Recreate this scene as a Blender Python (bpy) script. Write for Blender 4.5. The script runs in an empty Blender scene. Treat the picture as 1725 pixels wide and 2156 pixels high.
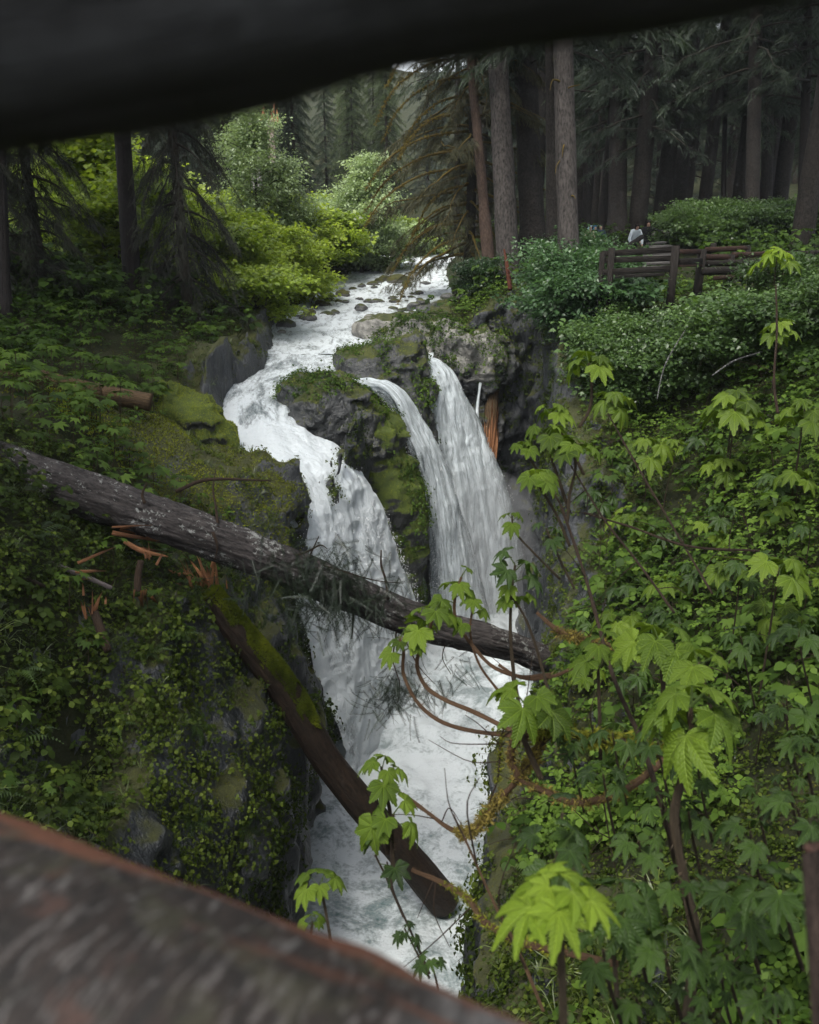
import bpy, bmesh, math, random
import numpy as np
from mathutils import Vector, Matrix, Euler, Quaternion

# ------------------------------------------------------------------ camera, sky, sun, exposure
SC = bpy.context.scene
COL = SC.collection
PITCH = math.radians(20.0)
cam_d = bpy.data.cameras.new('camera')
cam = bpy.data.objects.new('camera', cam_d)
COL.objects.link(cam)
cam_d.sensor_fit = 'VERTICAL'
cam_d.sensor_height = 30.0
cam_d.lens = 24.0
cam_d.clip_start = 0.05
cam_d.clip_end = 600.0
cam_d.dof.use_dof = True
cam_d.dof.focus_distance = 11.0
cam_d.dof.aperture_fstop = 24.0 / 7.5
cam.location = (0, 0, 0)
cam.rotation_euler = (math.radians(90) - PITCH, 0, 0)
SC.camera = cam

SUN_EL, SUN_AZ = math.radians(64), math.radians(-150)      # high, from behind and left of the view
world = bpy.data.worlds.new("World")
SC.world = world
world.use_nodes = True
wn = world.node_tree
bg = wn.nodes['Background']
sky = wn.nodes.new('ShaderNodeTexSky')
sky.sky_type = 'NISHITA'
sky.sun_disc = False
sky.sun_elevation = SUN_EL
sky.sun_rotation = SUN_AZ
sky.dust_density = 3.0
sky.air_density = 1.0
hs = wn.nodes.new('ShaderNodeHueSaturation')
hs.inputs['Saturation'].default_value = 0.30              # thin overcast
wn.links.new(sky.outputs[0], hs.inputs['Color'])
wn.links.new(hs.outputs[0], bg.inputs['Color'])
bg.inputs['Strength'].default_value = 0.15
sun_d = bpy.data.lights.new('sun', 'SUN')
sun_d.energy = 1.5
sun_d.angle = math.radians(14)
sun_d.color = (1.0, 0.96, 0.88)
sun = bpy.data.objects.new('sun', sun_d)
COL.objects.link(sun)
_sd = Vector((math.sin(SUN_AZ) * math.cos(SUN_EL), math.cos(SUN_AZ) * math.cos(SUN_EL), math.sin(SUN_EL)))
sun.rotation_euler = _sd.to_track_quat('Z', 'Y').to_euler()
SC.view_settings.view_transform = 'Standard'
SC.view_settings.look = 'None'
SC.view_settings.gamma = 1.0
SC.view_settings.use_curve_mapping = False
SC.view_settings.exposure = 1.58
SC.render.film_transparent = False
try:
    SC.cycles.use_denoising = True
    SC.cycles.denoiser = 'OPENIMAGEDENOISE'
    SC.cycles.denoising_input_passes = 'RGB_ALBEDO_NORMAL'
    SC.cycles.denoising_prefilter = 'ACCURATE'
    SC.cycles.max_bounces = 8
    SC.cycles.diffuse_bounces = 4
    SC.cycles.glossy_bounces = 2
    SC.cycles.transmission_bounces = 4
    SC.cycles.transparent_max_bounces = 12
    SC.cycles.volume_bounces = 0
    SC.cycles.caustics_reflective = False
    SC.cycles.caustics_refractive = False
except Exception:
    pass

# ------------------------------------------------------------------ helpers
CP, SP = math.cos(PITCH), math.sin(PITCH)
def W(px, py, t):
    """the place t metres in front of the lens where the photograph (1725 x 2156) shows (px, py)"""
    xn, yn = (px - 862.5) / 1725.0, (1078 - py) / 1725.0
    return np.array([xn * t, (CP + yn * SP) * t, (-SP + yn * CP) * t])
def project(P):
    P = np.atleast_2d(P)
    t = P[:, 1] * CP - P[:, 2] * SP
    u = P[:, 0] / t * 1725 + 862.5
    v = 1078 - (P[:, 1] * SP + P[:, 2] * CP) / t * 1725
    return u, v, t
def in_view(P, m=160, tmin=0.6, tmax=1e9):
    u, v, t = project(P)
    return (t > tmin) & (t < tmax) & (u > -m) & (u < 1725 + m) & (v > -m) & (v < 2156 + m)

class Geo:
    """collects vertices and triangles (with a tint and a material slot per face) for ONE mesh"""
    def __init__(s): s.V, s.T, s.C, s.M, s.U, s.n = [], [], [], [], [], 0
    def add(s, V, T, tint=0.5, mat=0, uv=None):
        V = np.asarray(V, dtype=np.float64).reshape(-1, 3); T = np.asarray(T, dtype=np.int64).reshape(-1, 3)
        s.V.append(V); s.T.append(T + s.n); s.n += len(V)
        s.C.append(np.broadcast_to(np.asarray(tint, dtype=np.float64), (len(T),)).copy())
        s.M.append(np.broadcast_to(np.asarray(mat, dtype=np.int64), (len(T),)).copy())
        s.U.append(np.zeros((len(V), 2)) if uv is None else np.asarray(uv, dtype=np.float64))
        return s
    def arrays(s):
        return (np.concatenate(s.V), np.concatenate(s.T), np.concatenate(s.C), np.concatenate(s.M), np.concatenate(s.U))
    def stamp(s, tm, R, L, tint=None, jitter=0.0, rng=None):
        """tm = arrays() of a template; R (k,3,3) matrices incl. scale; L (k,3); tint (k,) added to the template's tint"""
        V, T, C, M, U = tm
        k = len(L)
        if k == 0: return s
        VV = (np.einsum('kij,nj->kni', R, V) + L[:, None, :]).reshape(-1, 3)
        TT = (T[None] + (np.arange(k) * len(V))[:, None, None]).reshape(-1, 3)
        CC = np.tile(C, (k, 1))
        if tint is not None: CC = CC + tint[:, None]
        s.add(VV, TT, CC.reshape(-1), np.tile(M, k), np.tile(U, (k, 1)))
        return s
    def mesh(s, name, mats, smooth=False):
        V, T, C, M, U = s.arrays()
        me = bpy.data.meshes.new(name)
        me.vertices.add(len(V)); me.vertices.foreach_set('co', V.astype(np.float32).ravel())
        me.loops.add(len(T) * 3); me.loops.foreach_set('vertex_index', T.astype(np.int32).ravel())
        me.polygons.add(len(T))
        me.polygons.foreach_set('loop_start', np.arange(0, len(T) * 3, 3, dtype=np.int32))
        me.polygons.foreach_set('loop_total', np.full(len(T), 3, dtype=np.int32))
        if not isinstance(mats, (list, tuple)): mats = [mats]
        for m in mats: me.materials.append(m)
        me.polygons.foreach_set('material_index', M.astype(np.int32))
        if smooth: me.polygons.foreach_set('use_smooth', np.ones(len(T), dtype=bool))
        a = me.attributes.new('tint', 'FLOAT', 'FACE'); a.data.foreach_set('value', C.astype(np.float32))
        if np.any(U):
            uvl = me.uv_layers.new(name='UVMap')
            uvl.data.foreach_set('uv', U[T.ravel()].astype(np.float32).ravel())
        me.update(calc_edges=True)
        return me

def ob(name, me, parent=None, loc=(0, 0, 0)):
    o = bpy.data.objects.new(name, me); COL.objects.link(o)
    o.location = loc
    if parent is not None: o.parent = parent
    return o
def tag(o, label=None, cat=None, group=None, kind=None):
    if label: o['label'] = label
    if cat: o['category'] = cat
    if group: o['group'] = group
    if kind: o['kind'] = kind
    return o
def thing(name, label, cat, loc=(0, 0, 0), group=None):
    e = bpy.data.objects.new(name, None); COL.objects.link(e); e.location = tuple(float(v) for v in loc)
    e.empty_display_size = 0.2
    return tag(e, label, cat, group)
def copy_tree(o, parent=None):
    c = o.copy(); COL.objects.link(c); c.parent = parent
    for ch in o.children: copy_tree(ch, c)
    return c

# value noise -----------------------------------------------------
_rs = np.random.RandomState(7)
_LAT = _rs.rand(64, 64, 64).astype(np.float32) * 2 - 1
def vnoise(x, y, z):
    xi = np.floor(x).astype(np.int64); yi = np.floor(y).astype(np.int64); zi = np.floor(z).astype(np.int64)
    fx = (x - xi).astype(np.float32); fy = (y - yi).astype(np.float32); fz = (z - zi).astype(np.float32)
    fx = fx * fx * (3 - 2 * fx); fy = fy * fy * (3 - 2 * fy); fz = fz * fz * (3 - 2 * fz)
    x0, y0, z0 = xi & 63, yi & 63, zi & 63; x1, y1, z1 = (xi + 1) & 63, (yi + 1) & 63, (zi + 1) & 63
    L = _LAT
    a = L[x0, y0, z0] * (1 - fx) + L[x1, y0, z0] * fx; b = L[x0, y1, z0] * (1 - fx) + L[x1, y1, z0] * fx
    c = L[x0, y0, z1] * (1 - fx) + L[x1, y0, z1] * fx; d = L[x0, y1, z1] * (1 - fx) + L[x1, y1, z1] * fx
    return (a * (1 - fy) + b * fy) * (1 - fz) + (c * (1 - fy) + d * fy) * fz
def fbm(P, f, octs=4, off=0.0, sx=1, sy=1, sz=1, ridged=False):
    out = 0; amp = 1.0; tot = 0
    for o in range(octs):
        n = vnoise(P[..., 0] * f * sx + off + 17.3 * o, P[..., 1] * f * sy + off * 1.7 + 5.1 * o, P[..., 2] * f * sz + off * .6 + 9.7 * o)
        if ridged: n = 1 - 2 * np.abs(n)
        out = out + amp * n; tot += amp; amp *= 0.5; f *= 2.07
    return out / tot

def euler_mats(rx, ry, rz, s=None):
    cx, sx, cy, sy, cz, sz = np.cos(rx), np.sin(rx), np.cos(ry), np.sin(ry), np.cos(rz), np.sin(rz)
    k = len(rz); R = np.zeros((k, 3, 3))
    R[:, 0, 0] = cz * cy; R[:, 0, 1] = cz * sy * sx - sz * cx; R[:, 0, 2] = cz * sy * cx + sz * sx
    R[:, 1, 0] = sz * cy; R[:, 1, 1] = sz * sy * sx + cz * cx; R[:, 1, 2] = sz * sy * cx - cz * sx
    R[:, 2, 0] = -sy; R[:, 2, 1] = cy * sx; R[:, 2, 2] = cy * cx
    if s is not None: R = R * np.asarray(s)[:, None, None]
    return R
def frame_mats(N, yaw, s=None):
    """matrices whose z axis is N (k,3), spun by yaw"""
    N = N / (np.linalg.norm(N, axis=1, keepdims=True) + 1e-9)
    ref = np.where(np.abs(N[:, 2:3]) > 0.95, np.array([[1.0, 0, 0]]), np.array([[0, 0, 1.0]]))
    X = np.cross(ref, N); X /= (np.linalg.norm(X, axis=1, keepdims=True) + 1e-9)
    Y = np.cross(N, X)
    c, s_ = np.cos(yaw)[:, None], np.sin(yaw)[:, None]
    A = X * c + Y * s_; B = -X * s_ + Y * c
    R = np.stack([A, B, N], axis=2)
    if s is not None: R = R * np.asarray(s)[:, None, None]
    return R
def dir_mats(D, roll, s=None):
    """matrices whose x axis is D, z roughly up"""
    D = D / (np.linalg.norm(D, axis=1, keepdims=True) + 1e-9)
    up = np.where(np.abs(D[:, 2:3]) > 0.97, np.array([[0, 1.0, 0]]), np.array([[0, 0, 1.0]]))
    Y = np.cross(up, D); Y /= (np.linalg.norm(Y, axis=1, keepdims=True) + 1e-9)
    Z = np.cross(D, Y)
    c, s_ = np.cos(roll)[:, None], np.sin(roll)[:, None]
    Y2 = Y * c + Z * s_; Z2 = -Y * s_ + Z * c
    R = np.stack([D, Y2, Z2], axis=2)
    if s is not None: R = R * np.asarray(s)[:, None, None]
    return R

def smooth_path(pts, n):
    """Catmull-Rom through pts, n samples"""
    P = np.asarray(pts, dtype=np.float64); k = len(P)
    if k == 2:
        u = np.linspace(0, 1, n)[:, None]; return P[0] * (1 - u) + P[1] * u
    E = np.vstack([2 * P[0] - P[1], P, 2 * P[-1] - P[-2]])
    u = np.linspace(0, k - 1 - 1e-6, n); i = u.astype(int); f = (u - i)[:, None]
    p0, p1, p2, p3 = E[i], E[i + 1], E[i + 2], E[i + 3]
    return 0.5 * (2 * p1 + (-p0 + p2) * f + (2 * p0 - 5 * p1 + 4 * p2 - p3) * f ** 2 + (-p0 + 3 * p1 - 3 * p2 + p3) * f ** 3)
def tube(path, rad, sides=8, noise=0.0, nf=3.0, cap=True, seed=0.0, twist=0.0):
    """a tapering tube with an uneven skin; UV = (round, along in metres)"""
    P = np.asarray(path, dtype=np.float64); n = len(P)
    rad = np.interp(np.linspace(0, 1, n), np.linspace(0, 1, len(np.atleast_1d(rad))), np.atleast_1d(rad)) if np.ndim(rad) or True else rad
    D = np.gradient(P, axis=0); D /= (np.linalg.norm(D, axis=1, keepdims=True) + 1e-9)
    ref = np.array([0, 0, 1.0]) if abs(D[0, 2]) < 0.9 else np.array([1.0, 0, 0])
    A = np.zeros((n, 3)); a = np.cross(D[0], ref); a /= np.linalg.norm(a); A[0] = a
    for i in range(1, n):
        a = A[i - 1] - D[i] * np.dot(A[i - 1], D[i]); A[i] = a / (np.linalg.norm(a) + 1e-9)
    B = np.cross(D, A)
    th = np.linspace(0, 2 * np.pi, sides, endpoint=False)
    dirs = A[:, None] * np.cos(th)[None, :, None] + B[:, None] * np.sin(th)[None, :, None]
    V = P[:, None] + dirs * rad[:, None, None]
    if noise:
        V = V + dirs * (fbm(V + seed, nf, 3)[..., None] * noise * rad[:, None, None])
    L = np.concatenate([[0], np.cumsum(np.linalg.norm(np.diff(P, axis=0), axis=1))])
    uv = np.stack(np.broadcast_arrays((th / (2 * np.pi))[None, :], L[:, None]), axis=2).reshape(-1, 2)
    V = V.reshape(-1, 3)
    i, j = np.meshgrid(np.arange(n - 1), np.arange(sides), indexing='ij'); j2 = (j + 1) % sides
    a_, b_, c_, d_ = i * sides + j, i * sides + j2, (i + 1) * sides + j2, (i + 1) * sides + j
    T = np.concatenate([np.stack([a_, b_, c_], -1).reshape(-1, 3), np.stack([a_, c_, d_], -1).reshape(-1, 3)])
    if cap:
        k = len(V)
        V = np.vstack([V, P[0:1], P[-1:]]); uv = np.vstack([uv, [[.5, 0]], [[.5, L[-1]]]])
        jj = np.arange(sides); j2 = (jj + 1) % sides
        T = np.concatenate([T, np.stack([np.full(sides, k), j2, jj], -1), np.stack([np.full(sides, k + 1), (n - 1) * sides + jj, (n - 1) * sides + j2], -1)])
    return V, T, uv

# ------------------------------------------------------------------ materials
class NT:
    def __init__(s, name):
        s.m = bpy.data.materials.new(name); s.m.use_nodes = True; s.t = s.m.node_tree
        s.out = s.t.nodes['Material Output']; s.b = s.t.nodes['Principled BSDF']
    def n(s, typ, **kw):
        nd = s.t.nodes.new('ShaderNode' + typ)
        for k, v in kw.items():
            if k.startswith('_'): setattr(nd, k[1:], v)
            else:
                key = k.replace('__', ' ')
                nd.inputs[int(key[1:]) if key[0] == 'i' and key[1:].isdigit() else key].default_value = v
        return nd
    def l(s, a, b): s.t.links.new(a, b)
    def pos(s): return s.n('NewGeometry').outputs['Position']
    def noise(s, vec, scale, detail=4, rough=0.55, stretch=None, dist=0.0):
        if stretch is not None:
            mp = s.n('Mapping'); mp.inputs['Scale'].default_value = stretch; s.l(vec, mp.inputs['Vector']); vec = mp.outputs[0]
        nd = s.n('TexNoise', Scale=scale, Detail=detail, Roughness=rough, Distortion=dist)
        s.l(vec, nd.inputs['Vector']); return nd.outputs['Fac']
    def voro(s, vec, scale, stretch=None, feature='F1'):
        if stretch is not None:
            mp = s.n('Mapping'); mp.inputs['Scale'].default_value = stretch; s.l(vec, mp.inputs['Vector']); vec = mp.outputs[0]
        nd = s.n('TexVoronoi', Scale=scale); nd.feature = feature
        s.l(vec, nd.inputs['Vector']); return nd.outputs['Distance']
    def ramp(s, fac, stops, interp='LINEAR'):
        nd = s.n('ValToRGB'); cr = nd.color_ramp; cr.interpolation = interp
        while len(cr.elements) < len(stops): cr.elements.new(0.5)
        for e, (p, c) in zip(cr.elements, stops):
            e.position = p; e.color = (c, c, c, 1) if not hasattr(c, '__len__') else (*c, 1)
        s.l(fac, nd.inputs[0]); return nd.outputs[0]
    def mix(s, f, a, b, typ='MIX'):
        nd = s.n('Mix'); nd.data_type = 'RGBA'; nd.blend_type = typ
        for v, i in ((f, 0), (a, 6), (b, 7)):
            if hasattr(v, 'is_output') or isinstance(v, bpy.types.NodeSocket): s.l(v, nd.inputs[i])
            elif hasattr(v, '__len__'): nd.inputs[i].default_value = (*v, 1)
            else: nd.inputs[i].default_value = v if i == 0 else (v, v, v, 1)
        return nd.outputs[2]
    def math(s, op, a, b=0.0, c=0.0, clamp=False):
        nd = s.n('Math'); nd.operation = op; nd.use_clamp = clamp
        for v, i in ((a, 0), (b, 1), (c, 2)):
            if isinstance(v, bpy.types.NodeSocket): s.l(v, nd.inputs[i])
            else: nd.inputs[i].default_value = v
        return nd.outputs[0]
    def attr(s, name, fac=True):
        nd = s.n('Attribute'); nd.attribute_name = name; return nd.outputs['Fac' if fac else 'Vector']
    def normz(s):
        sp = s.n('SeparateXYZ'); s.l(s.n('NewGeometry').outputs['Normal'], sp.inputs[0]); return sp.outputs['Z']
    def bump(s, h, strength=0.5, dist=0.02, prev=None):
        nd = s.n('Bump', Strength=strength, Distance=dist); s.l(h, nd.inputs['Height'])
        if prev is not None: s.l(prev, nd.inputs['Normal'])
        return nd.outputs[0]
    def fin(s, col=None, rough=None, normal=None, spec=None):
        for v, k in ((col, 'Base Color'), (rough, 'Roughness'), (normal, 'Normal'), (spec, 'Specular IOR Level')):
            if v is None: continue
            if isinstance(v, bpy.types.NodeSocket): s.l(v, s.b.inputs[k])
            elif hasattr(v, '__len__'): s.b.inputs[k].default_value = (*v, 1)
            else: s.b.inputs[k].default_value = v
        return s.m

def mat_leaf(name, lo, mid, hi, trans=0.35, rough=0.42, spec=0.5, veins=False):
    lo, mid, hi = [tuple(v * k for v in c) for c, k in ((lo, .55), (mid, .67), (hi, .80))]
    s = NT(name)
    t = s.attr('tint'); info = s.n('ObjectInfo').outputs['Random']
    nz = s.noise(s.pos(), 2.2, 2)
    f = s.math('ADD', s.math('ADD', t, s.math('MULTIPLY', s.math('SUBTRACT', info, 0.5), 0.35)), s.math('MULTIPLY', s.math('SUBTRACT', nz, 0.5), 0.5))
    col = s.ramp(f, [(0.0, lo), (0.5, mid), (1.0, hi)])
    nrm = None
    if veins:
        uv = s.n('UVMap').outputs[0]; sp = s.n('SeparateXYZ'); s.l(uv, sp.inputs[0])
        ax = s.math('ABSOLUTE', sp.outputs[0])
        ph = s.math('SUBTRACT', sp.outputs[1], s.math('MULTIPLY', ax, 0.9))
        w = s.math('ABSOLUTE', s.math('SINE', s.math('MULTIPLY', ph, 34.0)))
        side = s.ramp(w, [(0.0, 1.0), (0.22, 0.0)])
        mid_ = s.ramp(ax, [(0.0, 1.0), (0.02, 0.0)])
        vn = s.math('MAXIMUM', mid_, s.math('MULTIPLY', side, 0.45))
        fine = s.voro(uv, 38.0)
        col = s.mix(s.math('MULTIPLY', vn, 0.4), col, tuple(min(1, c * 1.7 + .02) for c in hi))
        col = s.mix(s.ramp(fine, [(0.2, 0.25), (0.7, 0.0)]), col, lo)
        h = s.math('ADD', s.math('MULTIPLY', w, 0.9), s.math('MULTIPLY', fine, -0.5))
        nrm = s.bump(s.math('SUBTRACT', h, s.math('MULTIPLY', mid_, 1.0)), 0.55, 0.006)
    s.fin(col, rough, nrm, spec)
    tr = s.n('BsdfTranslucent'); s.l(s.mix(0.5, col, s.mix(1.0, col, (1.25, 1.3, 0.45), 'MULTIPLY')), tr.inputs[0])
    mx = s.n('MixShader', Fac=trans); s.l(s.b.outputs[0], mx.inputs[1]); s.l(tr.outputs[0], mx.inputs[2])
    s.l(mx.outputs[0], s.out.inputs[0])
    return s.m

def mat_rock(name, dark, light, moss_amt=0.5, wet=0.35, moss=(0.085, 0.095, 0.012), moss2=(0.032, 0.045, 0.01), flute=None, scale=1.0):
    s = NT(name); p = s.pos()
    n1 = s.noise(p, 0.9 * scale, 5, 0.6, flute); n2 = s.noise(p, 5.0 * scale, 5, 0.65, flute); n3 = s.noise(p, 22.0 * scale, 4, 0.6)
    vv = s.voro(p, 2.2 * scale, flute)
    col = s.ramp(s.math('ADD', s.math('MULTIPLY', n1, 0.55), s.math('MULTIPLY', n2, 0.45)), [(0.32, dark), (0.68, light)])
    col = s.mix(s.ramp(n3, [(0.35, 0.35), (0.6, 0.0)]), col, tuple(c * 0.5 for c in dark))
    nz = s.normz()
    mf = s.math('ADD', s.math('MULTIPLY', nz, 1.0), s.math('ADD', s.math('MULTIPLY', s.noise(p, 1.1, 5, 0.7), 1.3), moss_amt - 1.30))
    mf = s.ramp(mf, [(0.42, 0.0), (0.56, 1.0)])
    mcol = s.mix(s.ramp(s.noise(p, 3.5, 5, 0.7), [(0.35, 0.0), (0.65, 1.0)]), moss2, moss)
    mcol = s.mix(s.ramp(s.noise(p, 60.0, 3, 0.7), [(0.4, 0.5), (0.6, 0.0)]), mcol, tuple(c * .35 for c in moss2))
    col = s.mix(mf, col, mcol)
    h = s.math('ADD', s.math('MULTIPLY', n2, 0.8), s.math('ADD', s.math('MULTIPLY', n3, 0.18), s.math('MULTIPLY', vv, 0.35)))
    h = s.math('ADD', h, s.math('MULTIPLY', s.math('MULTIPLY', s.noise(p, 55.0, 3, 0.8), mf), 0.5))
    nrm = s.bump(h, 0.9, 0.16 / scale)
    rough = s.mix(mf, s.ramp(n2, [(0.3, wet), (0.75, min(1, wet + 0.35))]), 0.95)
    return s.fin(col, rough, nrm, 0.5)

def mat_bark(name, dark, light, fs=1.0, moss_amt=0.0, lichen=0.0, rough=0.85, grain=7.0, along=0.12, moss=(0.10, 0.085, 0.012)):
    """bark that uses UV: u round (scaled), v along in metres"""
    s = NT(name); uvn = s.n('UVMap').outputs[0]; p = s.pos()
    g = s.noise(uvn, grain * fs, 5, 0.65, (6.0, along * 8, 1), 0.6); g2 = s.noise(uvn, grain * 3.3 * fs, 4, 0.7, (6, along * 14, 1), 0.3)
    v = s.voro(uvn, grain * 1.4 * fs, (5.0, along * 9, 1))
    f = s.math('ADD', s.math('MULTIPLY', g, 0.6), s.math('ADD', s.math('MULTIPLY', g2, 0.25), s.math('MULTIPLY', v, 0.2)))
    col = s.ramp(f, [(0.38, dark), (0.62, light)])
    col = s.mix(s.ramp(s.noise(p, 1.7, 3), [(0.35, 0.35), (0.65, 0.0)]), col, dark)
    if lichen:
        lf = s.ramp(s.math('ADD', s.noise(p, 13.0, 6, 0.75), s.math('MULTIPLY', s.noise(p, 2.0, 2), 0.5)), [(0.86 - lichen * .3, 0.0), (0.9 - lichen * .3, 1.0)])
        col = s.mix(s.math('MULTIPLY', lf, 0.8), col, (0.22, 0.225, 0.21))
    if moss_amt:
        mf = s.ramp(s.math('ADD', s.math('MULTIPLY', s.normz(), 0.45), s.math('ADD', s.noise(p, 2.6, 5, 0.7), moss_amt - 0.8)), [(0.45, 0.0), (0.58, 1.0)])
        mc = s.mix(s.noise(p, 30, 4, 0.7), tuple(c * .3 for c in moss), moss)
        col = s.mix(mf, col, mc)
    nrm = s.bump(s.math('ADD', f, s.math('MULTIPLY', s.noise(p, 70, 3), 0.12)), 1.0, 0.05)
    return s.fin(col, rough, nrm, 0.15)
# ------------------------------------------------------------------ the lie of the land
GORGE = np.array([(-3.0, 1), (-3.2, 6), (-3.2, 9), (-3.1, 12.6), (-2.9, 15.3), (-3.25, 17.2), (-3.4, 18.2), (-2.6, 20.5), (-1.9, 22.4), (-1.9, 26.3), (-.4, 27.2),
                  (0.6, 28.6), (2, 29.4), (3.4, 30.4), (5.2, 30.6), (5.0, 27), (4.6, 22), (4.3, 18), (3.3, 14.5), (2.15, 11), (1.2, 7.6), (.8, 4), (.8, 1)], dtype=float)
RIVER = np.array([(-3.2, 66), (-3.4, 55), (-4.4, 48), (-5.2, 42), (-5.7, 37), (-5.7, 33), (-5.3, 30.5), (-5.1, 28.5), (-5.1, 26.8), (-5.5, 25), (-5.6, 23), (-5.2, 21), (-4.1, 19.3), (-3.0, 18.6),
                  (-2.2, 18.6), (-1.2, 22.5), (-.6, 24.5), (-.2, 26.5), (0.6, 28.6), (.9, 29.5), (.8, 33), (1.9, 37), (2.5, 42), (2.7, 48), (3.0, 55), (3.4, 66)], dtype=float)
CTRL = np.array([(6.1, 24.6, -2.9), (5.6, 21.9, -4.1), (4.9, 18.2, -5.6), (4.0, 14.4, -7.0), (2.8, 10.9, -7.6), (1.9, 7.6, -7.6), (1.6, 4, -6.6), (6, 12, -3.8), (3.0, 4, -4.4), (5, 4, -3.0),
    (8, 12, -2.7), (12, 12, -1.9), (12.5, 26, -2.0), (8, 18, -3.0), (6.6, 17, -4.2), (5, 14.5, -5.8), (4.3, 9, -5.2), (7, 7, -2.6), (10, 30, -2.1), (6.3, 32, -2.8), (20, 20, -1.6), (25, 40, -1.2),
    (10, 39, -1.9), (6, 44, -2.3), (4.5, 38, -3.2), (4.4, 34.5, -2.7), (4.6, 50, -2.4), (6, 60, -2.0), (30, 70, 0), (2, 31.8, -3.6), (4.4, 32.4, -2.4), (5.8, 30.8, -2.6), (6.6, 28, -2.9),
    (-3.4, 8.5, -8.0), (-3.2, 11.7, -7.5), (-3.1, 14.5, -7.6), (-3.2, 16.8, -7.0), (-4.3, 6.7, -5.0), (-5.25, 9.8, -3.9), (-6, 13, -3.7), (-8.5, 17, -3.2), (-4.2, 17.5, -5.2), (-4.7, 19.0, -5.1),
    (-6.2, 20, -4.4), (-6.3, 23.5, -4.4), (-6.0, 27, -4.0), (-8, 27, -3.1), (-10.5, 27, -2.4), (-6.8, 32, -3.5), (-7, 38, -3.0), (-6.5, 45, -2.7), (-6, 55, -2.4), (-12, 20, -2.4), (-14, 30, -1.7),
    (-10, 10, -2.0), (-8, 4, -2.2), (-4, 2, -5.0), (-20, 10, -1), (-25, 40, 0), (-34, 70, 4), (0, 85, -1.0), (0, 120, 5), (50, 40, 1), (50, 110, 8), (-50, 110, 14), (-45, 15, 1), (45, 5, 0)], dtype=float)
def _tps_fit(P, reg=0.02):
    n = len(P); d = np.linalg.norm(P[:, None, :2] - P[None, :, :2], axis=2)
    K = np.where(d > 0, d ** 2 * np.log(d + 1e-12), 0) + reg * np.eye(n)
    A = np.zeros((n + 3, n + 3)); A[:n, :n] = K; A[:n, n] = 1; A[:n, n + 1:] = P[:, :2]; A[n, :n] = 1; A[n + 1:, :n] = P[:, :2].T
    return np.linalg.solve(A, np.concatenate([P[:, 2], [0, 0, 0]]))
_TW = _tps_fit(CTRL)
def bank(x, y):
    sh = x.shape; x = x.ravel(); y = y.ravel(); out = np.full(x.shape, _TW[-3]) + _TW[-2] * x + _TW[-1] * y
    for (cx, cy, _), w in zip(CTRL, _TW[:-3]):
        d2 = (x - cx) ** 2 + (y - cy) ** 2
        out += w * 0.5 * d2 * np.log(d2 + 1e-12)
    return out.reshape(sh)
def poly_sdf(x, y, poly):
    """signed distance, negative inside"""
    d = np.full(x.shape, 1e9); s = np.ones(x.shape)
    n = len(poly)
    for i in range(n):
        a, b = poly[i], poly[i - 1]
        ex, ey = b[0] - a[0], b[1] - a[1]; wx, wy = x - a[0], y - a[1]
        q = np.clip((wx * ex + wy * ey) / (ex * ex + ey * ey), 0, 1)
        d = np.minimum(d, (wx - ex * q) ** 2 + (wy - ey * q) ** 2)
        c = np.stack([y >= a[1], y < b[1], ex * wy > ey * wx]); f = c.all(0) | (~c).all(0)
        s = np.where(f, -s, s)
    return s * np.sqrt(d)
RZ = np.array([(18.5, -6.6), (19.5, -6.1), (21, -5.8), (23, -5.45), (25, -5.05), (26.8, -4.75), (28.5, -4.55), (30.5, -4.4), (33, -4.25), (37, -4.0), (42, -3.8), (48, -3.5), (55, -3.2), (66, -2.85)])
def river_z(y): return np.interp(y, RZ[:, 0], RZ[:, 1])
def sstep(a, b, x): t = np.clip((x - a) / (b - a), 0, 1); return t * t * (3 - 2 * t)
def ground(x, y, raw=False):
    dg = poly_sdf(x, y, GORGE); dr = poly_sdf(x, y, RIVER)
    H = bank(x, y)
    zr = river_z(y)
    lip = zr + 0.25
    near = sstep(1.6, 0.0, dr)
    H = H * (1 - near) + np.maximum(lip + 0.25 * np.clip(dr, 0, 2), np.minimum(H, lip + .5)) * near
    bed = zr - 0.55 - 1.3 * sstep(25, 21.5, y)
    H = np.where(dr < 0.25, H + (bed - H) * sstep(0.25, -0.5, dr), H)
    if raw: return H, dg, dr
    H = H + (-15.2 - H) * sstep(0.05, -0.8, dg)
    return H, dg, dr
def ground_z(x, y):
    x = np.atleast_1d(np.asarray(x, float)); y = np.atleast_1d(np.asarray(y, float))
    return ground(x, y)[0]

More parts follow.
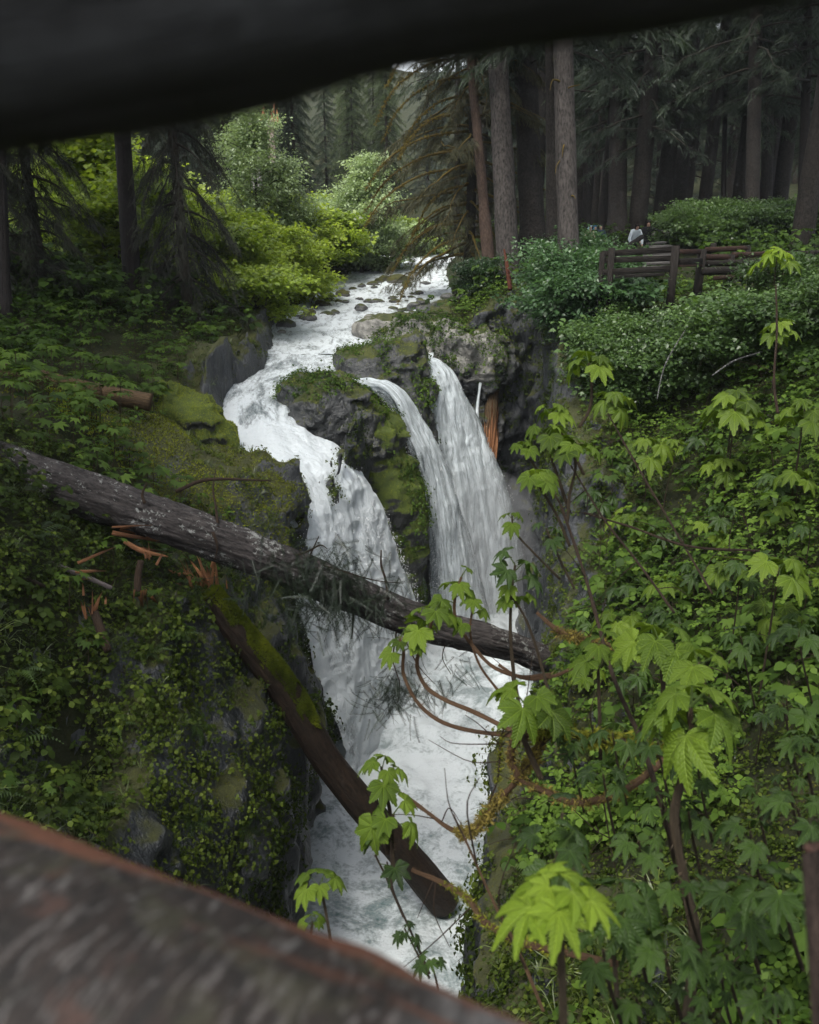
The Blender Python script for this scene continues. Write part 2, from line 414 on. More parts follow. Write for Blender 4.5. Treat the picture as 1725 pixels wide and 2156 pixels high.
def surfnets(F, o, h):
    """F > 0 is solid; F (nx,ny,nz); returns vertices and triangles"""
    S = F > 0
    c = [S[i:S.shape[0] - 1 + i, j:S.shape[1] - 1 + j, k:S.shape[2] - 1 + k] for i in (0, 1) for j in (0, 1) for k in (0, 1)]
    anyc = np.logical_or.reduce(c); allc = np.logical_and.reduce(c); act = anyc & ~allc
    I = np.argwhere(act); idx = -np.ones(act.shape, dtype=np.int64); idx[act] = np.arange(len(I))
    off = [(i, j, k) for i in (0, 1) for j in (0, 1) for k in (0, 1)]
    val = [F[I[:, 0] + a, I[:, 1] + b, I[:, 2] + d].astype(np.float64) for a, b, d in off]
    acc = np.zeros((len(I), 3)); cnt = np.zeros(len(I))
    for a in range(8):
        for b in range(a + 1, 8):
            da = np.array(off[b]) - np.array(off[a])
            if np.abs(da).sum() != 1: continue
            m = (val[a] > 0) != (val[b] > 0); t = np.where(m, val[a] / np.where(m, val[a] - val[b], 1), 0)
            acc += np.where(m[:, None], np.array(off[a]) + da * t[:, None], 0); cnt += m
    V = (I + acc / cnt[:, None]) * h + np.array(o)
    T = []
    for ax in range(3):
        sl0 = [slice(1, -1)] * 3; sl1 = [slice(1, -1)] * 3
        sl0[ax] = slice(0, -1); sl1[ax] = slice(1, None)
        A, B = S[tuple(sl0)], S[tuple(sl1)]
        E = np.argwhere(A != B); 
        if not len(E): continue
        sg = A[E[:, 0], E[:, 1], E[:, 2]]
        u, w = (ax + 1) % 3, (ax + 2) % 3
        base = E.copy()
        base[:, u] += 1; base[:, w] += 1
        def cell(du, dw):
            q = base.copy(); q[:, u] -= du; q[:, w] -= dw; return idx[q[:, 0], q[:, 1], q[:, 2]]
        a, b, c_, d = cell(1, 1), cell(0, 1), cell(0, 0), cell(1, 0)
        ok = (a >= 0) & (b >= 0) & (c_ >= 0) & (d >= 0)
        a, b, c_, d, sg = a[ok], b[ok], c_[ok], d[ok], sg[ok]
        t1 = np.where(sg[:, None], np.stack([a, b, c_], 1), np.stack([a, c_, b], 1))
        t2 = np.where(sg[:, None], np.stack([a, c_, d], 1), np.stack([a, d, c_], 1))
        T += [t1, t2]
    return V, np.concatenate(T)

def rock_noise(P, rocky, seed=0.0):
    """relief in metres for points P; rocky 0..1 how craggy"""
    n = fbm(P, 0.45, 3, seed) * (0.25 + 0.45 * rocky)
    n = n + fbm(P, 1.3, 3, seed + 31, ridged=True) * 0.30 * rocky
    n = n + (vnoise(P[..., 0] * 2.4 + seed, P[..., 1] * 2.4, P[..., 2] * 0.55) * 0.16 + np.abs(vnoise(P[..., 0] * .8, P[..., 1] * .8 + seed, P[..., 2] * 4.5)) * 0.10) * rocky
    return n + fbm(P, 4.0, 2, seed + 11) * (0.03 + 0.06 * rocky) + fbm(P, 3.1, 2, seed + 19, ridged=True) * .10 * rocky

# near ground: a craggy implicit surface, so the gorge walls have relief and overhangs
h = 0.13
GX, GY, GZ = np.arange(-9.5, 9.6, h), np.arange(2.0, 34.6, h), np.arange(-15.3, -0.9, h)
X2, Y2 = np.meshgrid(GX, GY, indexing='ij')
H2, DG2, DR2 = ground(X2, Y2, True)
gx, gy = np.gradient(H2, h)
NRM = np.sqrt(1 + np.minimum(gx ** 2 + gy ** 2, 4.0))
F = ((H2[:, :, None] - GZ[None, None, :]) / NRM[:, :, None]).astype(np.float32)
wall = DG2[:, :, None] + 0.30 - 0.06 * (GZ[None, None, :] + 8)
lipcut = np.sqrt(((X2[:, :, None] + 2.5) / 1.75) ** 2 + ((Y2[:, :, None] - 19.8) / 1.9) ** 2 + ((GZ[None, None, :] + 6.0) / 1.25) ** 2) - 1.0
F = np.maximum(np.minimum(np.minimum(F, wall), lipcut), -15.1 - GZ[None, None, :]).astype(np.float32)
band = np.abs(F) < 1.1
I = np.argwhere(band)
PB = np.stack([GX[I[:, 0]], GY[I[:, 1]], GZ[I[:, 2]]], 1)
rk = np.maximum(sstep(1.5, 0.2, DG2), sstep(1.8, 0.3, DR2))[I[:, 0], I[:, 1]]
inriv = sstep(0.1, -0.8, DR2)[I[:, 0], I[:, 1]] * (GZ[I[:, 2]] > -7)
F[band] += (rock_noise(PB, rk) * (1 - 0.75 * inriv)).astype(np.float32)
LV, LT = surfnets(F, (GX[0], GY[0], GZ[0]), h)
del F, band, I, PB

M_GROUND = mat_rock('mossy_wet_rock', (0.009, 0.010, 0.011), (0.044, 0.049, 0.054), moss_amt=0.50, wet=0.3, moss=(0.075, 0.082, 0.012), moss2=(0.032, 0.038, 0.008), flute=(1.5, 1.5, .45))
_s = NT('forest_soil'); _p = _s.pos()
M_SOIL = _s.fin(_s.ramp(_s.noise(_p, 1.3, 6, 0.7), [(0.3, (0.008, 0.010, 0.004)), (0.55, (0.022, 0.026, 0.008)), (0.75, (0.035, 0.027, 0.013))]), 0.95, _s.bump(_s.noise(_p, 9, 6, 0.75), 1.0, 0.12), 0.2)
lc = LV[LT].mean(1)
ln = np.cross(LV[LT[:, 1]] - LV[LT[:, 0]], LV[LT[:, 2]] - LV[LT[:, 0]]); la = np.linalg.norm(ln, axis=1) * 0.5; ln /= (la[:, None] * 2 + 1e-12)
_, ldg, ldr = ground(lc[:, 0], lc[:, 1])
soil = (ldg + fbm(lc, .8, 4, 3) * 1.6 > 1.0) & (ldr + fbm(lc, .8, 4, 7) > 1.5) & (ln[:, 2] > 0.3) & (np.hypot(lc[:, 0] + 4.6, (lc[:, 1] - 17.6) * .8) > 2.0 + fbm(lc, 1.2, 3, 9))
g = Geo(); g.add(LV, LT, 0.5, soil.astype(int))
o = ob('gorge_ground', g.mesh('gorge_ground', [M_GROUND, M_SOIL], True)); tag(o, kind='structure')

# the wider ground, out to the forest
hx = np.concatenate([np.arange(-140, -9.0, 2.5), np.arange(-9.0, 9.1, 1.5), np.arange(11.5, 141, 2.5)]); hy = np.concatenate([np.arange(-60, 2, 2.5), np.arange(2, 34, 2.0), np.arange(34, 260, 1.6)])
XX, YY = np.meshgrid(hx, hy, indexing='ij')
cl_x, cl_y = np.clip(XX, -50, 50), np.clip(YY, -5, 120)
HH, dgg, drr = ground(cl_x, cl_y)
HH = HH + 0.22 * np.maximum(YY - 110, 0) + 0.10 * np.maximum(np.abs(XX) - 50, 0)
PP = np.stack([XX, YY, HH], -1); HH = HH + np.where(drr > 1.5, fbm(PP * [1, 1, 0], 0.22, 3) * 0.5, 0)
inner = (XX > -9.2) & (XX < 9.2) & (YY > 2.2) & (YY < 34.2)
HH = np.where((XX > -9.6) & (XX < 9.6) & (YY > 1.6) & (YY < 34.6), HH - 0.35, HH)
HH = np.where(YY < 2, np.minimum(HH, -2.5 + 0.05 * np.abs(XX)), HH)
n0, n1 = XX.shape
ii, jj = np.meshgrid(np.arange(n0 - 1), np.arange(n1 - 1), indexing='ij')
keep = ~(inner[:-1, :-1] & inner[1:, :-1] & inner[:-1, 1:] & inner[1:, 1:])
ii, jj = ii[keep], jj[keep]
a, b, c, d = ii * n1 + jj, (ii + 1) * n1 + jj, (ii + 1) * n1 + jj + 1, ii * n1 + jj + 1
g = Geo(); g.add(np.stack([XX, YY, HH], -1), np.concatenate([np.stack([a, b, c], 1), np.stack([a, c, d], 1)]))
o = ob('ground', g.mesh('ground', M_SOIL, True)); tag(o, kind='structure')

# ------------------------------------------------------------------ water
def mat_water(name, sx, sy, lo, hi, teal=(0.05, 0.085, 0.085), white=(0.78, 0.84, 0.865), bs=1.0, holes=0.0, uvs=True):
    s = NT(name)
    co = s.n('UVMap').outputs[0] if uvs else s.pos()
    n1 = s.noise(co, 1.0, 6, 0.68, (sx, sy, sx), 0.8); n2 = s.noise(co, 3.1, 6, 0.7, (sx, sy, sx), 0.5); n3 = s.noise(s.pos(), 14.0, 5, 0.75); n4 = s.noise(co, 11.0, 5, 0.75, (sx, sy * 1.3, sx), 0.3)
    f = s.math('ADD', s.math('MULTIPLY', n1, 0.6), s.math('ADD', s.math('MULTIPLY', n2, 0.28), s.math('ADD', s.math('MULTIPLY', n3, 0.08), s.math('MULTIPLY', s.math('SUBTRACT', n4, .5), 0.30))))
    f = s.math('ADD', f, s.math('MULTIPLY', s.math('SUBTRACT', s.attr('tint'), 0.5), 0.5))
    col = s.ramp(f, [(lo, teal), ((lo + hi) / 2, tuple(.5 * a + .32 * b for a, b in zip(teal, white))), (hi, white)])
    nrm = s.bump(s.math('ADD', s.math('MULTIPLY', n2, 0.7), s.math('ADD', s.math('MULTIPLY', n3, 0.5), s.math('MULTIPLY', n4, .8))), 0.9 * bs, 0.10)
    rough = s.ramp(f, [(lo, 0.12), (hi, 0.7)])
    s.fin(col, rough, nrm, 0.5)
    tr = s.n('BsdfTranslucent'); s.l(col, tr.inputs[0])
    mx = s.n('MixShader', Fac=0.30); s.l(s.b.outputs[0], mx.inputs[1]); s.l(tr.outputs[0], mx.inputs[2])
    if holes:
        tp = s.n('BsdfTransparent'); m2 = s.n('MixShader')
        ed = s.attr('tint')
        k = s.math('ADD', s.math('MULTIPLY', ed, 1.0), s.math('MULTIPLY', s.math('SUBTRACT', n2, 0.5), 1.5))
        al = s.ramp(k, [(holes, 0.0), (holes + 0.10, 1.0)])
        s.l(al, m2.inputs[0]); s.l(tp.outputs[0], m2.inputs[1]); s.l(mx.outputs[0], m2.inputs[2]); s.l(m2.outputs[0], s.out.inputs[0])
    else: s.l(mx.outputs[0], s.out.inputs[0])
    return s.m
M_RIVER = mat_water('rapids_water', 2.4, 1.1, 0.40, 0.60)
M_POOL = mat_water('churned_pool_water', 0.75, 0.75, 0.36, 0.56, teal=(0.13, 0.22, 0.22), uvs=False, bs=1.0)
M_FALL = mat_water('falling_water', 3.6, 0.30, 0.22, 0.42, teal=(0.42, 0.47, 0.49), white=(.84, .91, .94), holes=0.05)

M_FALLB = mat_water('inner_falling_water', 3.6, 0.30, 0.36, 0.52, teal=(0.26, 0.31, 0.32), white=(.80, .87, .90), holes=0.0)
def sheet(L, R, nu, nv, amp, freq, bulge=0.0, edge=0.0, seed=0.0, stretch=(1, 1, 1), tintf=None, streak=0.0):
    """a ribbon lofted between a left and a right edge; UV = (metres across, metres along)"""
    Lp, Rp = smooth_path(L, nv), smooth_path(R, nv)
    u = np.linspace(0, 1, nu)[None, :, None]
    P = Lp[:, None] * (1 - u) + Rp[:, None] * u
    dv = np.gradient(P, axis=0); du = np.gradient(P, axis=1)
    N = np.cross(du, dv); N /= (np.linalg.norm(N, axis=2, keepdims=True) + 1e-9)
    N *= np.where(N[..., 2:3] + 0.2 * -N[..., 1:2] < 0, -1, 1)
    n = fbm(P * np.array(stretch), freq, 5, seed)
    r = fbm(P * np.array(stretch), freq * 2.1, 3, seed + 9, ridged=True)
    w = np.sin(np.pi * u[..., 0]) ** 0.5
    cxx = u[..., 0] * np.linalg.norm(Rp - Lp, axis=1)[:, None]; alx = np.concatenate([[0], np.cumsum(np.linalg.norm(np.diff((Lp + Rp) / 2, axis=0), axis=1))])[:, None] + 0 * cxx
    st = fbm(np.stack([cxx * 3.2, alx * .55, 0 * cxx + seed], -1), 1.0, 4, seed + 2) * streak
    ease = sstep(0, .3, np.linspace(0, 1, nv))[:, None]
    P = P + N * ((n * 0.7 + r * 0.3) * amp * (.4 + .6 * ease) + bulge * w * ease + st * ease)[..., None]
    cx = u[..., 0] * np.linalg.norm(Rp - Lp, axis=1)[:, None]
    al = np.concatenate([[0], np.cumsum(np.linalg.norm(np.diff((Lp + Rp) / 2, axis=0), axis=1))])[:, None] + 0 * cx
    uv = np.stack([cx, al], -1).reshape(-1, 2)
    i, j = np.meshgrid(np.arange(nv - 1), np.arange(nu - 1), indexing='ij'); i = i.ravel(); j = j.ravel()
    a, b, c, d = i * nu + j, i * nu + j + 1, (i + 1) * nu + j + 1, (i + 1) * nu + j
    T = np.concatenate([np.stack([a, b, c], 1), np.stack([a, c, d], 1)])
    fu = (j + .5) / (nu - 1); fv = (i + .5) / (nv - 1)
    e = np.minimum(fu, 1 - fu) * 2
    t = 0.5 * np.ones(len(i)) if tintf is None else tintf(fu, fv, e)
    return P.reshape(-1, 3), T, np.concatenate([t, t]), uv

g = Geo()
RL = [(-3.4, 66, -2.85), (-3.6, 55, -3.2), (-4.6, 48, -3.5), (-5.4, 42, -3.8), (-6, 37, -4.0), (-6, 33, -4.25), (-5.6, 30.5, -4.4), (-5.4, 28.5, -4.55)]
RR = [(3.6, 66, -2.85), (3.2, 55, -3.2), (2.9, 48, -3.5), (2.7, 42, -3.8), (2.1, 37, -4.0), (1.1, 33, -4.25), (1.0, 30.5, -4.42), (.8, 28.2, -4.62)]
V, T, t, uv = sheet(RL, RR, 90, 380, 0.16, 1.5, stretch=(1, 1.2, 1))
g.add(V, T, 0.72 + 0.0 * t, 0, uv)
o = ob('river_water', g.mesh('river_water', M_RIVER, True)); tag(o, kind='structure')
g = Geo()
CL = [(-5.4, 28.55, -4.56), (-5.4, 26.8, -4.8), (-5.8, 25, -5.1), (-5.9, 23, -5.45), (-5.5, 21, -5.8), (-4.5, 19.0, -6.05), (-3.5, 18.2, -6.6), (-2.95, 17.8, -8.0), (-2.3, 17.6, -10.5), (-1.8, 17.6, -12.5), (-1.5, 17.7, -14.3)]
CR = [(0.4, 28.3, -4.64), (-1.6, 26.9, -4.85), (-2.6, 24.9, -5.15), (-3.1, 23.0, -5.5), (-2.7, 22.3, -5.85), (-2.0, 22.0, -6.1), (-1.3, 21.8, -6.8), (-.75, 22.0, -8.2), (-.1, 22.6, -10.5), (.4, 23.4, -12.5), (.9, 24.4, -14.3)]
V, T, t, uv = sheet(CL, CR, 110, 400, 0.26, 0.9, bulge=0.25, streak=.07, seed=3, stretch=(1, 1, .8), tintf=lambda fu, fv, e: np.clip(0.56 + 0.30 * sstep(.28, .42, fv) - 0.22 * sstep(.62, .72, fv) * sstep(.34, .02, fu + 0 * fv), 0, 1))
g.add(V, T, t, 0, uv)
M_CHUTE = mat_water('chute_water', 1.6, 0.55, 0.36, 0.56, teal=(0.09, 0.125, 0.13))
o = ob('chute_water', g.mesh('chute_water', M_CHUTE, True)); tag(o, kind='structure')

def fall(name, label, Lf, Rt, amp, bulge, seed, layers=3):
    g = Geo()
    for k in range(layers):
        off = np.array([-.03 * k, -.20 * k, .05 * k])
        V, T, t, uv = sheet(np.array(Lf) + off, np.array(Rt) + off, 64, 200, amp, 1.3, streak=.10, bulge=bulge, seed=seed + k * 7, stretch=(1, 1, .45),
                            tintf=lambda fu, fv, e: np.clip(e * 2.2, 0, 1) * (0.95, .42, .28)[k])
        g.add(V, T, t, 0 if k else 1, uv)
    return tag(ob(name, g.mesh(name, [M_FALL, M_FALLB], True)), label, kind='structure')
fall('right_fall_water', None, [(-.15, 27.4, -4.62), (.35, 27.2, -5.5), (.75, 27.0, -7.8), (1.2, 26.7, -11), (1.5, 26.4, -14.4)],
     [(.55, 28.4, -4.58), (1.35, 28.4, -5.15), (2.5, 28.4, -7.1), (3.7, 28.2, -10), (4.7, 28.0, -14.4)], 0.22, 0.45, 5)
fall('middle_fall_water', None, [(-2.0, 25.5, -5.0), (-1.2, 25.2, -5.2), (-.5, 25.1, -5.8), (.3, 24.9, -7.9), (.7, 24.8, -11), (.9, 24.8, -14.4)],
     [(-1.8, 26.2, -4.95), (-.95, 26.0, -5.1), (-.1, 25.85, -5.5), (1.1, 25.9, -7.6), (2.2, 26.1, -11), (3.1, 26.4, -14.4)], 0.16, 0.3, 9)
tl = [W(1003, 702, 30.2), W(1010, 745, 29.7), W(1008, 800, 29.25), W(1000, 860, 29.1), W(1000, 935, 29.0)]
fall('thin_side_fall_water', None, tl, [p + np.array([w, 0.05, 0]) for p, w in zip(tl, (.10, .16, .12, .12, .22))], 0.06, 0.05, 13, 1)
tl = [W(1028, 715, 30.4), W(1036, 760, 30.1), W(1020, 800, 29.8)]
fall('trickle_water', None, tl, [p + np.array([w, 0.05, 0]) for p, w in zip(tl, (.2, .3, .2))], 0.04, 0.03, 15, 1)

# pool: churned water in the gorge
px_, py_ = np.arange(-4, 6.6, 0.11), np.arange(1.5, 31, 0.11)
PX, PY = np.meshgrid(px_, py_, indexing='ij')
Q = np.stack([PX, PY, 0 * PX], -1)
turb = sstep(14, 22, PY)
PZ = -14.05 + (fbm(Q, 0.55, 5, 3) * 0.45 + fbm(Q, 1.6, 4, 8, ridged=True) * 0.14) * (0.55 + 1.1 * turb) + 1.0 * sstep(.2, 1.0, turb) * np.exp(-((PX - 1.5) ** 2 / 9)) * .6
n0, n1 = PX.shape; ii, jj = np.meshgrid(np.arange(n0 - 1), np.arange(n1 - 1), indexing='ij'); ii = ii.ravel(); jj = jj.ravel()
a, b, c, d = ii * n1 + jj, (ii + 1) * n1 + jj, (ii + 1) * n1 + jj + 1, ii * n1 + jj + 1
tt = (0.56 + 0.14 * sstep(12.5, 17.0, PY) - .12 * sstep(18, 20, PY) * sstep(24, 22, PY) * sstep(.2, 1.2, PX))[:-1, :-1].ravel()
g = Geo(); g.add(np.stack([PX, PY, PZ], -1), np.concatenate([np.stack([a, b, c], 1), np.stack([a, c, d], 1)]), np.concatenate([tt, tt]))
o = ob('pool_water', g.mesh('pool_water', M_POOL, True)); tag(o, kind='structure')

# spray: droplets and torn foam thrown off the edges of the falls
rng = np.random.RandomState(11)
s = NT('spray_drops'); M_SPRAY = s.fin((0.85, 0.87, 0.88), 0.5)
oct_v = np.array([(1, 0, 0), (-1, 0, 0), (0, 1, 0), (0, -1, 0), (0, 0, 1.6), (0, 0, -1.6)], float); oct_t = np.array([(0, 2, 4), (2, 1, 4), (1, 3, 4), (3, 0, 4), (2, 0, 5), (1, 2, 5), (3, 1, 5), (0, 3, 5)])
tm = Geo(); tm.add(oct_v, oct_t); TM_DROP = tm.arrays()
sp = []
def spray_along(path, n, sig, vz=0.0):
    P = smooth_path(path, 200); k = rng.randint(0, 200, n)
    f = (k / 200.0)[:, None]
    sp.append(P[k] + rng.normal(0, 1, (n, 3)) * np.array(sig) * (0.35 + f) )
spray_along([(-.1, 27.2, -4.9), (.9, 26.7, -7.8), (1.5, 26.4, -11), (2.0, 26.2, -13.6)], 2600, (.18, .25, .35))
spray_along([(.9, 28.2, -5.0), (2.2, 28.1, -7.1), (3.4, 28.0, -10), (4.4, 27.8, -13.6)], 3200, (.16, .25, .35))
spray_along([(-.5, 25.0, -6.0), (.35, 24.7, -8), (.8, 24.6, -11), (1.1, 24.6, -13.6)], 2200, (.14, .2, .35))
spray_along([(-3.2, 18.1, -6.8), (-2.8, 17.7, -8.2), (-2.2, 17.5, -10.7), (-1.4, 17.5, -13.6)], 500, (.08, .15, .25))
spray_along([(-.8, 21.8, -7.9), (-.1, 22.3, -10.3), (.5, 23.1, -12.5), (.9, 24, -13.6)], 2600, (.13, .25, .35))
spray_along([(0, 24.5, -13.4), (2, 25, -13.2), (4, 26, -13.2)], 3500, (.9, .6, .45))
for (a, c, n) in (((( -.1, 27.1, -4.9), (.8, 26.6, -7.8), (1.3, 26.2, -11), (1.6, 25.9, -13.8)), ((.9, 28.1, -5.0), (2.4, 28.0, -7.1), (3.6, 27.8, -10), (4.6, 27.6, -13.8)), 9000),
                  (((-.9, 25.0, -5.3), (.3, 24.6, -7.9), (.75, 24.4, -11), (.9, 24.3, -13.8)), ((-.7, 25.5, -5.1), (1.1, 25.4, -7.6), (2.2, 25.6, -11), (3.0, 25.9, -13.8)), 6000),
                  (((-3.2, 18.1, -6.8), (-2.8, 17.6, -8.0), (-2.2, 17.4, -10.5), (-1.5, 17.4, -13.8)), ((-1.3, 21.4, -6.6), (-.75, 21.6, -8.1), (-.1, 22.1, -10.4), (.8, 23.8, -13.8)), 9000)):
    A_, C_ = smooth_path(a, 300), smooth_path(c, 300); k = rng.randint(0, 300, n); u = rng.rand(n)[:, None]; nn = fbm(np.stack([u[:, 0] * 9, k / 40.0, 0 * k], 1), 1, 3) > -.05
    sp.append((A_[k] * (1 - u) + C_[k] * u + rng.normal(0, 1, (n, 3)) * [.08, .16, .15] + [0, -.22, .05])[nn])
sp = np.concatenate(sp)
g = Geo(); g.stamp(TM_DROP, euler_mats(rng.rand(len(sp)), rng.rand(len(sp)), rng.rand(len(sp)), 0.004 + 0.010 * rng.rand(len(sp)) ** 2), sp)
tag(ob('waterfall_spray', g.mesh('waterfall_spray', M_SPRAY)), 'white water drops thrown off the edges of the falls', 'spray', kind='stuff')

# mist hanging where the falls strike the pool
def mist(label, c, r, dens):
    bm = bmesh.new(); bmesh.ops.create_icosphere(bm, subdivisions=4, radius=1.0); me = bpy.data.meshes.new('falls_mist'); bm.to_mesh(me); bm.free()
    s = NT('mist_air'); s.t.nodes.remove(s.b); v = s.n('VolumePrincipled'); v.inputs['Color'].default_value = (.93, .96, 1, 1); v.inputs['Density'].default_value = dens; v.inputs['Anisotropy'].default_value = .2
    s.l(v.outputs[0], s.out.inputs['Volume']); me.materials.append(s.m); o = ob('falls_mist', me, loc=c); o.scale = r; tag(o, label, 'mist', kind='stuff')
mist('thin white mist in front of the right waterfall', (2.6, 26.2, -12.2), (2.6, 2.2, 4.2), .11)
mist('thin white mist over the foot of the left waterfall', (0.2, 20.5, -14.0), (2.6, 5.0, 2.8), .07)

# ------------------------------------------------------------------ rock outcrops in and beside the falls
def blob_rock(name, label, ells, h=0.075, seed=0.0, mat=None, amp=1.0, cat='rock', group=None):
    """ells: (centre, radii, yaw) merged into one craggy stone"""
    E = [(np.array(c, float), np.array(r, float), a) for c, r, a in ells]
    lo = np.min([c - max(r[0], r[1]) * np.array([1, 1, 0]) - r * [0, 0, 1] for c, r, a in E], axis=0) - 0.6; hi = np.max([c + max(r[0], r[1]) * np.array([1, 1, 0]) + r * [0, 0, 1] for c, r, a in E], axis=0) + 0.6
    xs, ys, zs = [np.arange(lo[i], hi[i], h) for i in range(3)]
    P = np.stack(np.meshgrid(xs, ys, zs, indexing='ij'), -1)
    F = np.full(P.shape[:3], -9.0)
    for c, r, a in E:
        q = P - c; ca, sa = math.cos(a), math.sin(a)
        qx, qy, qz = (q[..., 0] * ca + q[..., 1] * sa) / r[0], (-q[..., 0] * sa + q[..., 1] * ca) / r[1], q[..., 2] / r[2]
        k = (np.abs(qx) ** 2.6 + np.abs(qy) ** 2.6 + np.abs(qz) ** 2.6) ** (1 / 2.6)
        f = (1 - k) * min(r)
        F = np.logaddexp(F * 7, f * 7) / 7
    F = F + rock_noise(P, np.ones(P.shape[:3]), seed) * amp * 0.8
    V, T = surfnets(F.astype(np.float32), lo, h)
    g = Geo(); base = V.min(0) * [0, 0, 1] + V.mean(0) * [1, 1, 0]
    g.add(V - base, T)
    o = ob(name, g.mesh(name, mat or M_ROCK, True), loc=base); o['_'] = 0; del o['_']
    RV.append((V, T))
    return tag(o, label, cat, group)
RV = []
M_ROCK = mat_rock('wet_basalt', (0.013, 0.014, 0.014), (0.065, 0.068, 0.068), moss_amt=0.52, wet=0.16)
M_TAN = mat_rock('dry_tan_rock', (0.06, 0.06, 0.054), (0.30, 0.29, 0.26), moss_amt=0.36, wet=0.45, moss=(0.09, 0.10, 0.02))
M_FIN = mat_rock('mossy_fin_rock', (0.014, 0.015, 0.014), (0.05, 0.052, 0.05), moss_amt=1.15, wet=0.3, moss=(0.12, 0.16, 0.014), moss2=(0.045, 0.07, 0.008), flute=(1.3, 1.3, 0.4))
blob_rock('rock_outcrop', 'dark rounded wet boulder dividing the left chute, green tufts on its crown', [((-2.95, 23.75, -5.7), (1.0, .95, 1.15), .2), ((-2.1, 23.85, -6.1), (1.05, .85, 1.2), 0)], seed=2.0, amp=.8)
blob_rock('rock_fin', 'tall mossy rock fin running down between the left and middle waterfalls', [((-1.3, 24.05, -7.3), (.85, .85, 1.7), .1), ((-.6, 24.0, -9.1), (.75, .65, 2.7), .1), ((-.1, 24.2, -11.2), (.55, .55, 3.3), 0)], seed=5.0, mat=M_FIN, amp=.5)
blob_rock('rock_outcrop', 'mossy dark rock between the middle and right waterfalls', [((-1.25, 27.0, -5.1), (1.1, .9, 1.05), 0.1), ((-.45, 26.9, -6.3), (.9, .6, 1.7), .1), ((.3, 26.9, -8.1), (.5, .45, 1.9), 0)], seed=9.0, amp=.7)
blob_rock('rock_ledge', 'pale tan rounded rock ledge above the right waterfall', [((1.2, 29.9, -4.9), (1.5, .9, .95), .15), ((.5, 30.6, -4.55), (1.3, .6, .55), .1), ((2.3, 30.3, -4.9), (1.0, .9, .9), -.1)], seed=12.0, mat=M_TAN)
blob_rock('rock_buttress', 'tall cracked rock buttress with clinging plants right of the right waterfall', [((1.9, 29.6, -5.9), (.9, .8, 1.9), 0), ((2.6, 29.9, -6.9), (.7, .8, 3.0), 0), ((3.0, 30.2, -5.0), (.9, .8, .8), 0)], seed=14.0)
blob_rock('boulder', 'big flat topped boulder with a mossy left side at the head of the falls', [((-.75, 31.6, -4.25), (1.15, .8, .6), .15)], seed=21.0, mat=M_TAN, h=.08, amp=.5)
blob_rock('mossy_boulder', 'round rock thick with golden moss above the left chute bank', [((-5.6, 20.2, -4.9), (.6, .6, .7), .3), ((-5.2, 20.0, -5.1), (.5, .5, .5), 0)], seed=23.0, mat=M_FIN, h=.06, amp=1.0)
# ------------------------------------------------------------------ logs, rails, fence, people
def bark_tube(path, rad, sides=56, rings=300, amp=0.05, fr=7.0, fa=1.6, lumps=0.06, seed=0.0, cap=True):
    """a log with real furrowed bark: ridges run along it"""
    P = smooth_path(path, rings)
    V, T, uv = tube(P, rad, sides, cap=cap)
    n = rings * sides
    C = np.repeat(P, sides, axis=0)
    D = V[:n] - C; R = np.linalg.norm(D, axis=1, keepdims=True); D = D / R
    th = uv[:n, 0] * 2 * np.pi; al = uv[:n, 1]
    Q = np.stack([np.cos(th) * fr, np.sin(th) * fr, al * fa], 1) * 0.55
    w = fbm(Q + seed, 1.0, 4, seed, ridged=True)
    lump = fbm(C + D * R, 0.9, 3, seed + 4)
    V[:n] = C + D * (R * (1 + lump[:, None] * lumps) + (w[:, None] - .3) * amp)
    return V, T, uv

M_BARK_LOG = mat_bark('fallen_log_bark', (0.007, 0.006, 0.006), (0.056, 0.049, 0.046), fs=1.0, lichen=0.05, rough=0.5, grain=9)
M_MOSS_LOG = mat_bark('mossy_log_bark', (0.010, 0.008, 0.006), (0.034, 0.023, 0.016), moss_amt=0.30, rough=0.6, grain=5, moss=(0.10, 0.14, 0.014))
M_OLD_LOG = mat_bark('old_brown_log', (0.02, 0.014, 0.008), (0.10, 0.065, 0.035), moss_amt=0.12, grain=6)
M_RED = mat_bark('torn_orange_wood', (0.11, 0.045, 0.02), (0.38, 0.18, 0.085), grain=6, rough=0.6)
M_TWIG = mat_bark('twig_bark', (0.014, 0.010, 0.007), (0.065, 0.042, 0.028), grain=8)

TM_N = None
def make_needles(n=11, length=0.5, nl=0.09, w=0.016, droop=0.25, seed=1, mat=0):
    """a conifer spray: a stem with needles in two rows"""
    r = np.random.RandomState(seed); g = Geo()
    for i in range(n):
        f = (i + .5) / n; x = f * length; z = -droop * length * f * f
        for sgn in (-1, 1):
            a = 0.9 + r.rand() * .3; l = nl * (1.15 - .6 * f) * (0.8 + .4 * r.rand())
            d = np.array([math.cos(a), sgn * math.sin(a), -0.35 - .3 * r.rand()]); b = np.array([x, 0, z]); q = np.array([w, 0, 0])
            g.add([b - q * .5, b + d * l, b + q * 1.3], [(0, 1, 2)], 0.35 + .3 * r.rand(), mat)
    g.add([(0, 0.006, 0), (0, -.006, 0), (length, 0, -droop * length)], [(0, 1, 2)], 0.1, mat)
    return g.arrays()
TM_NEEDLE = make_needles(); TM_HANG = make_needles(26, .9, .11, .010, .2, 5)

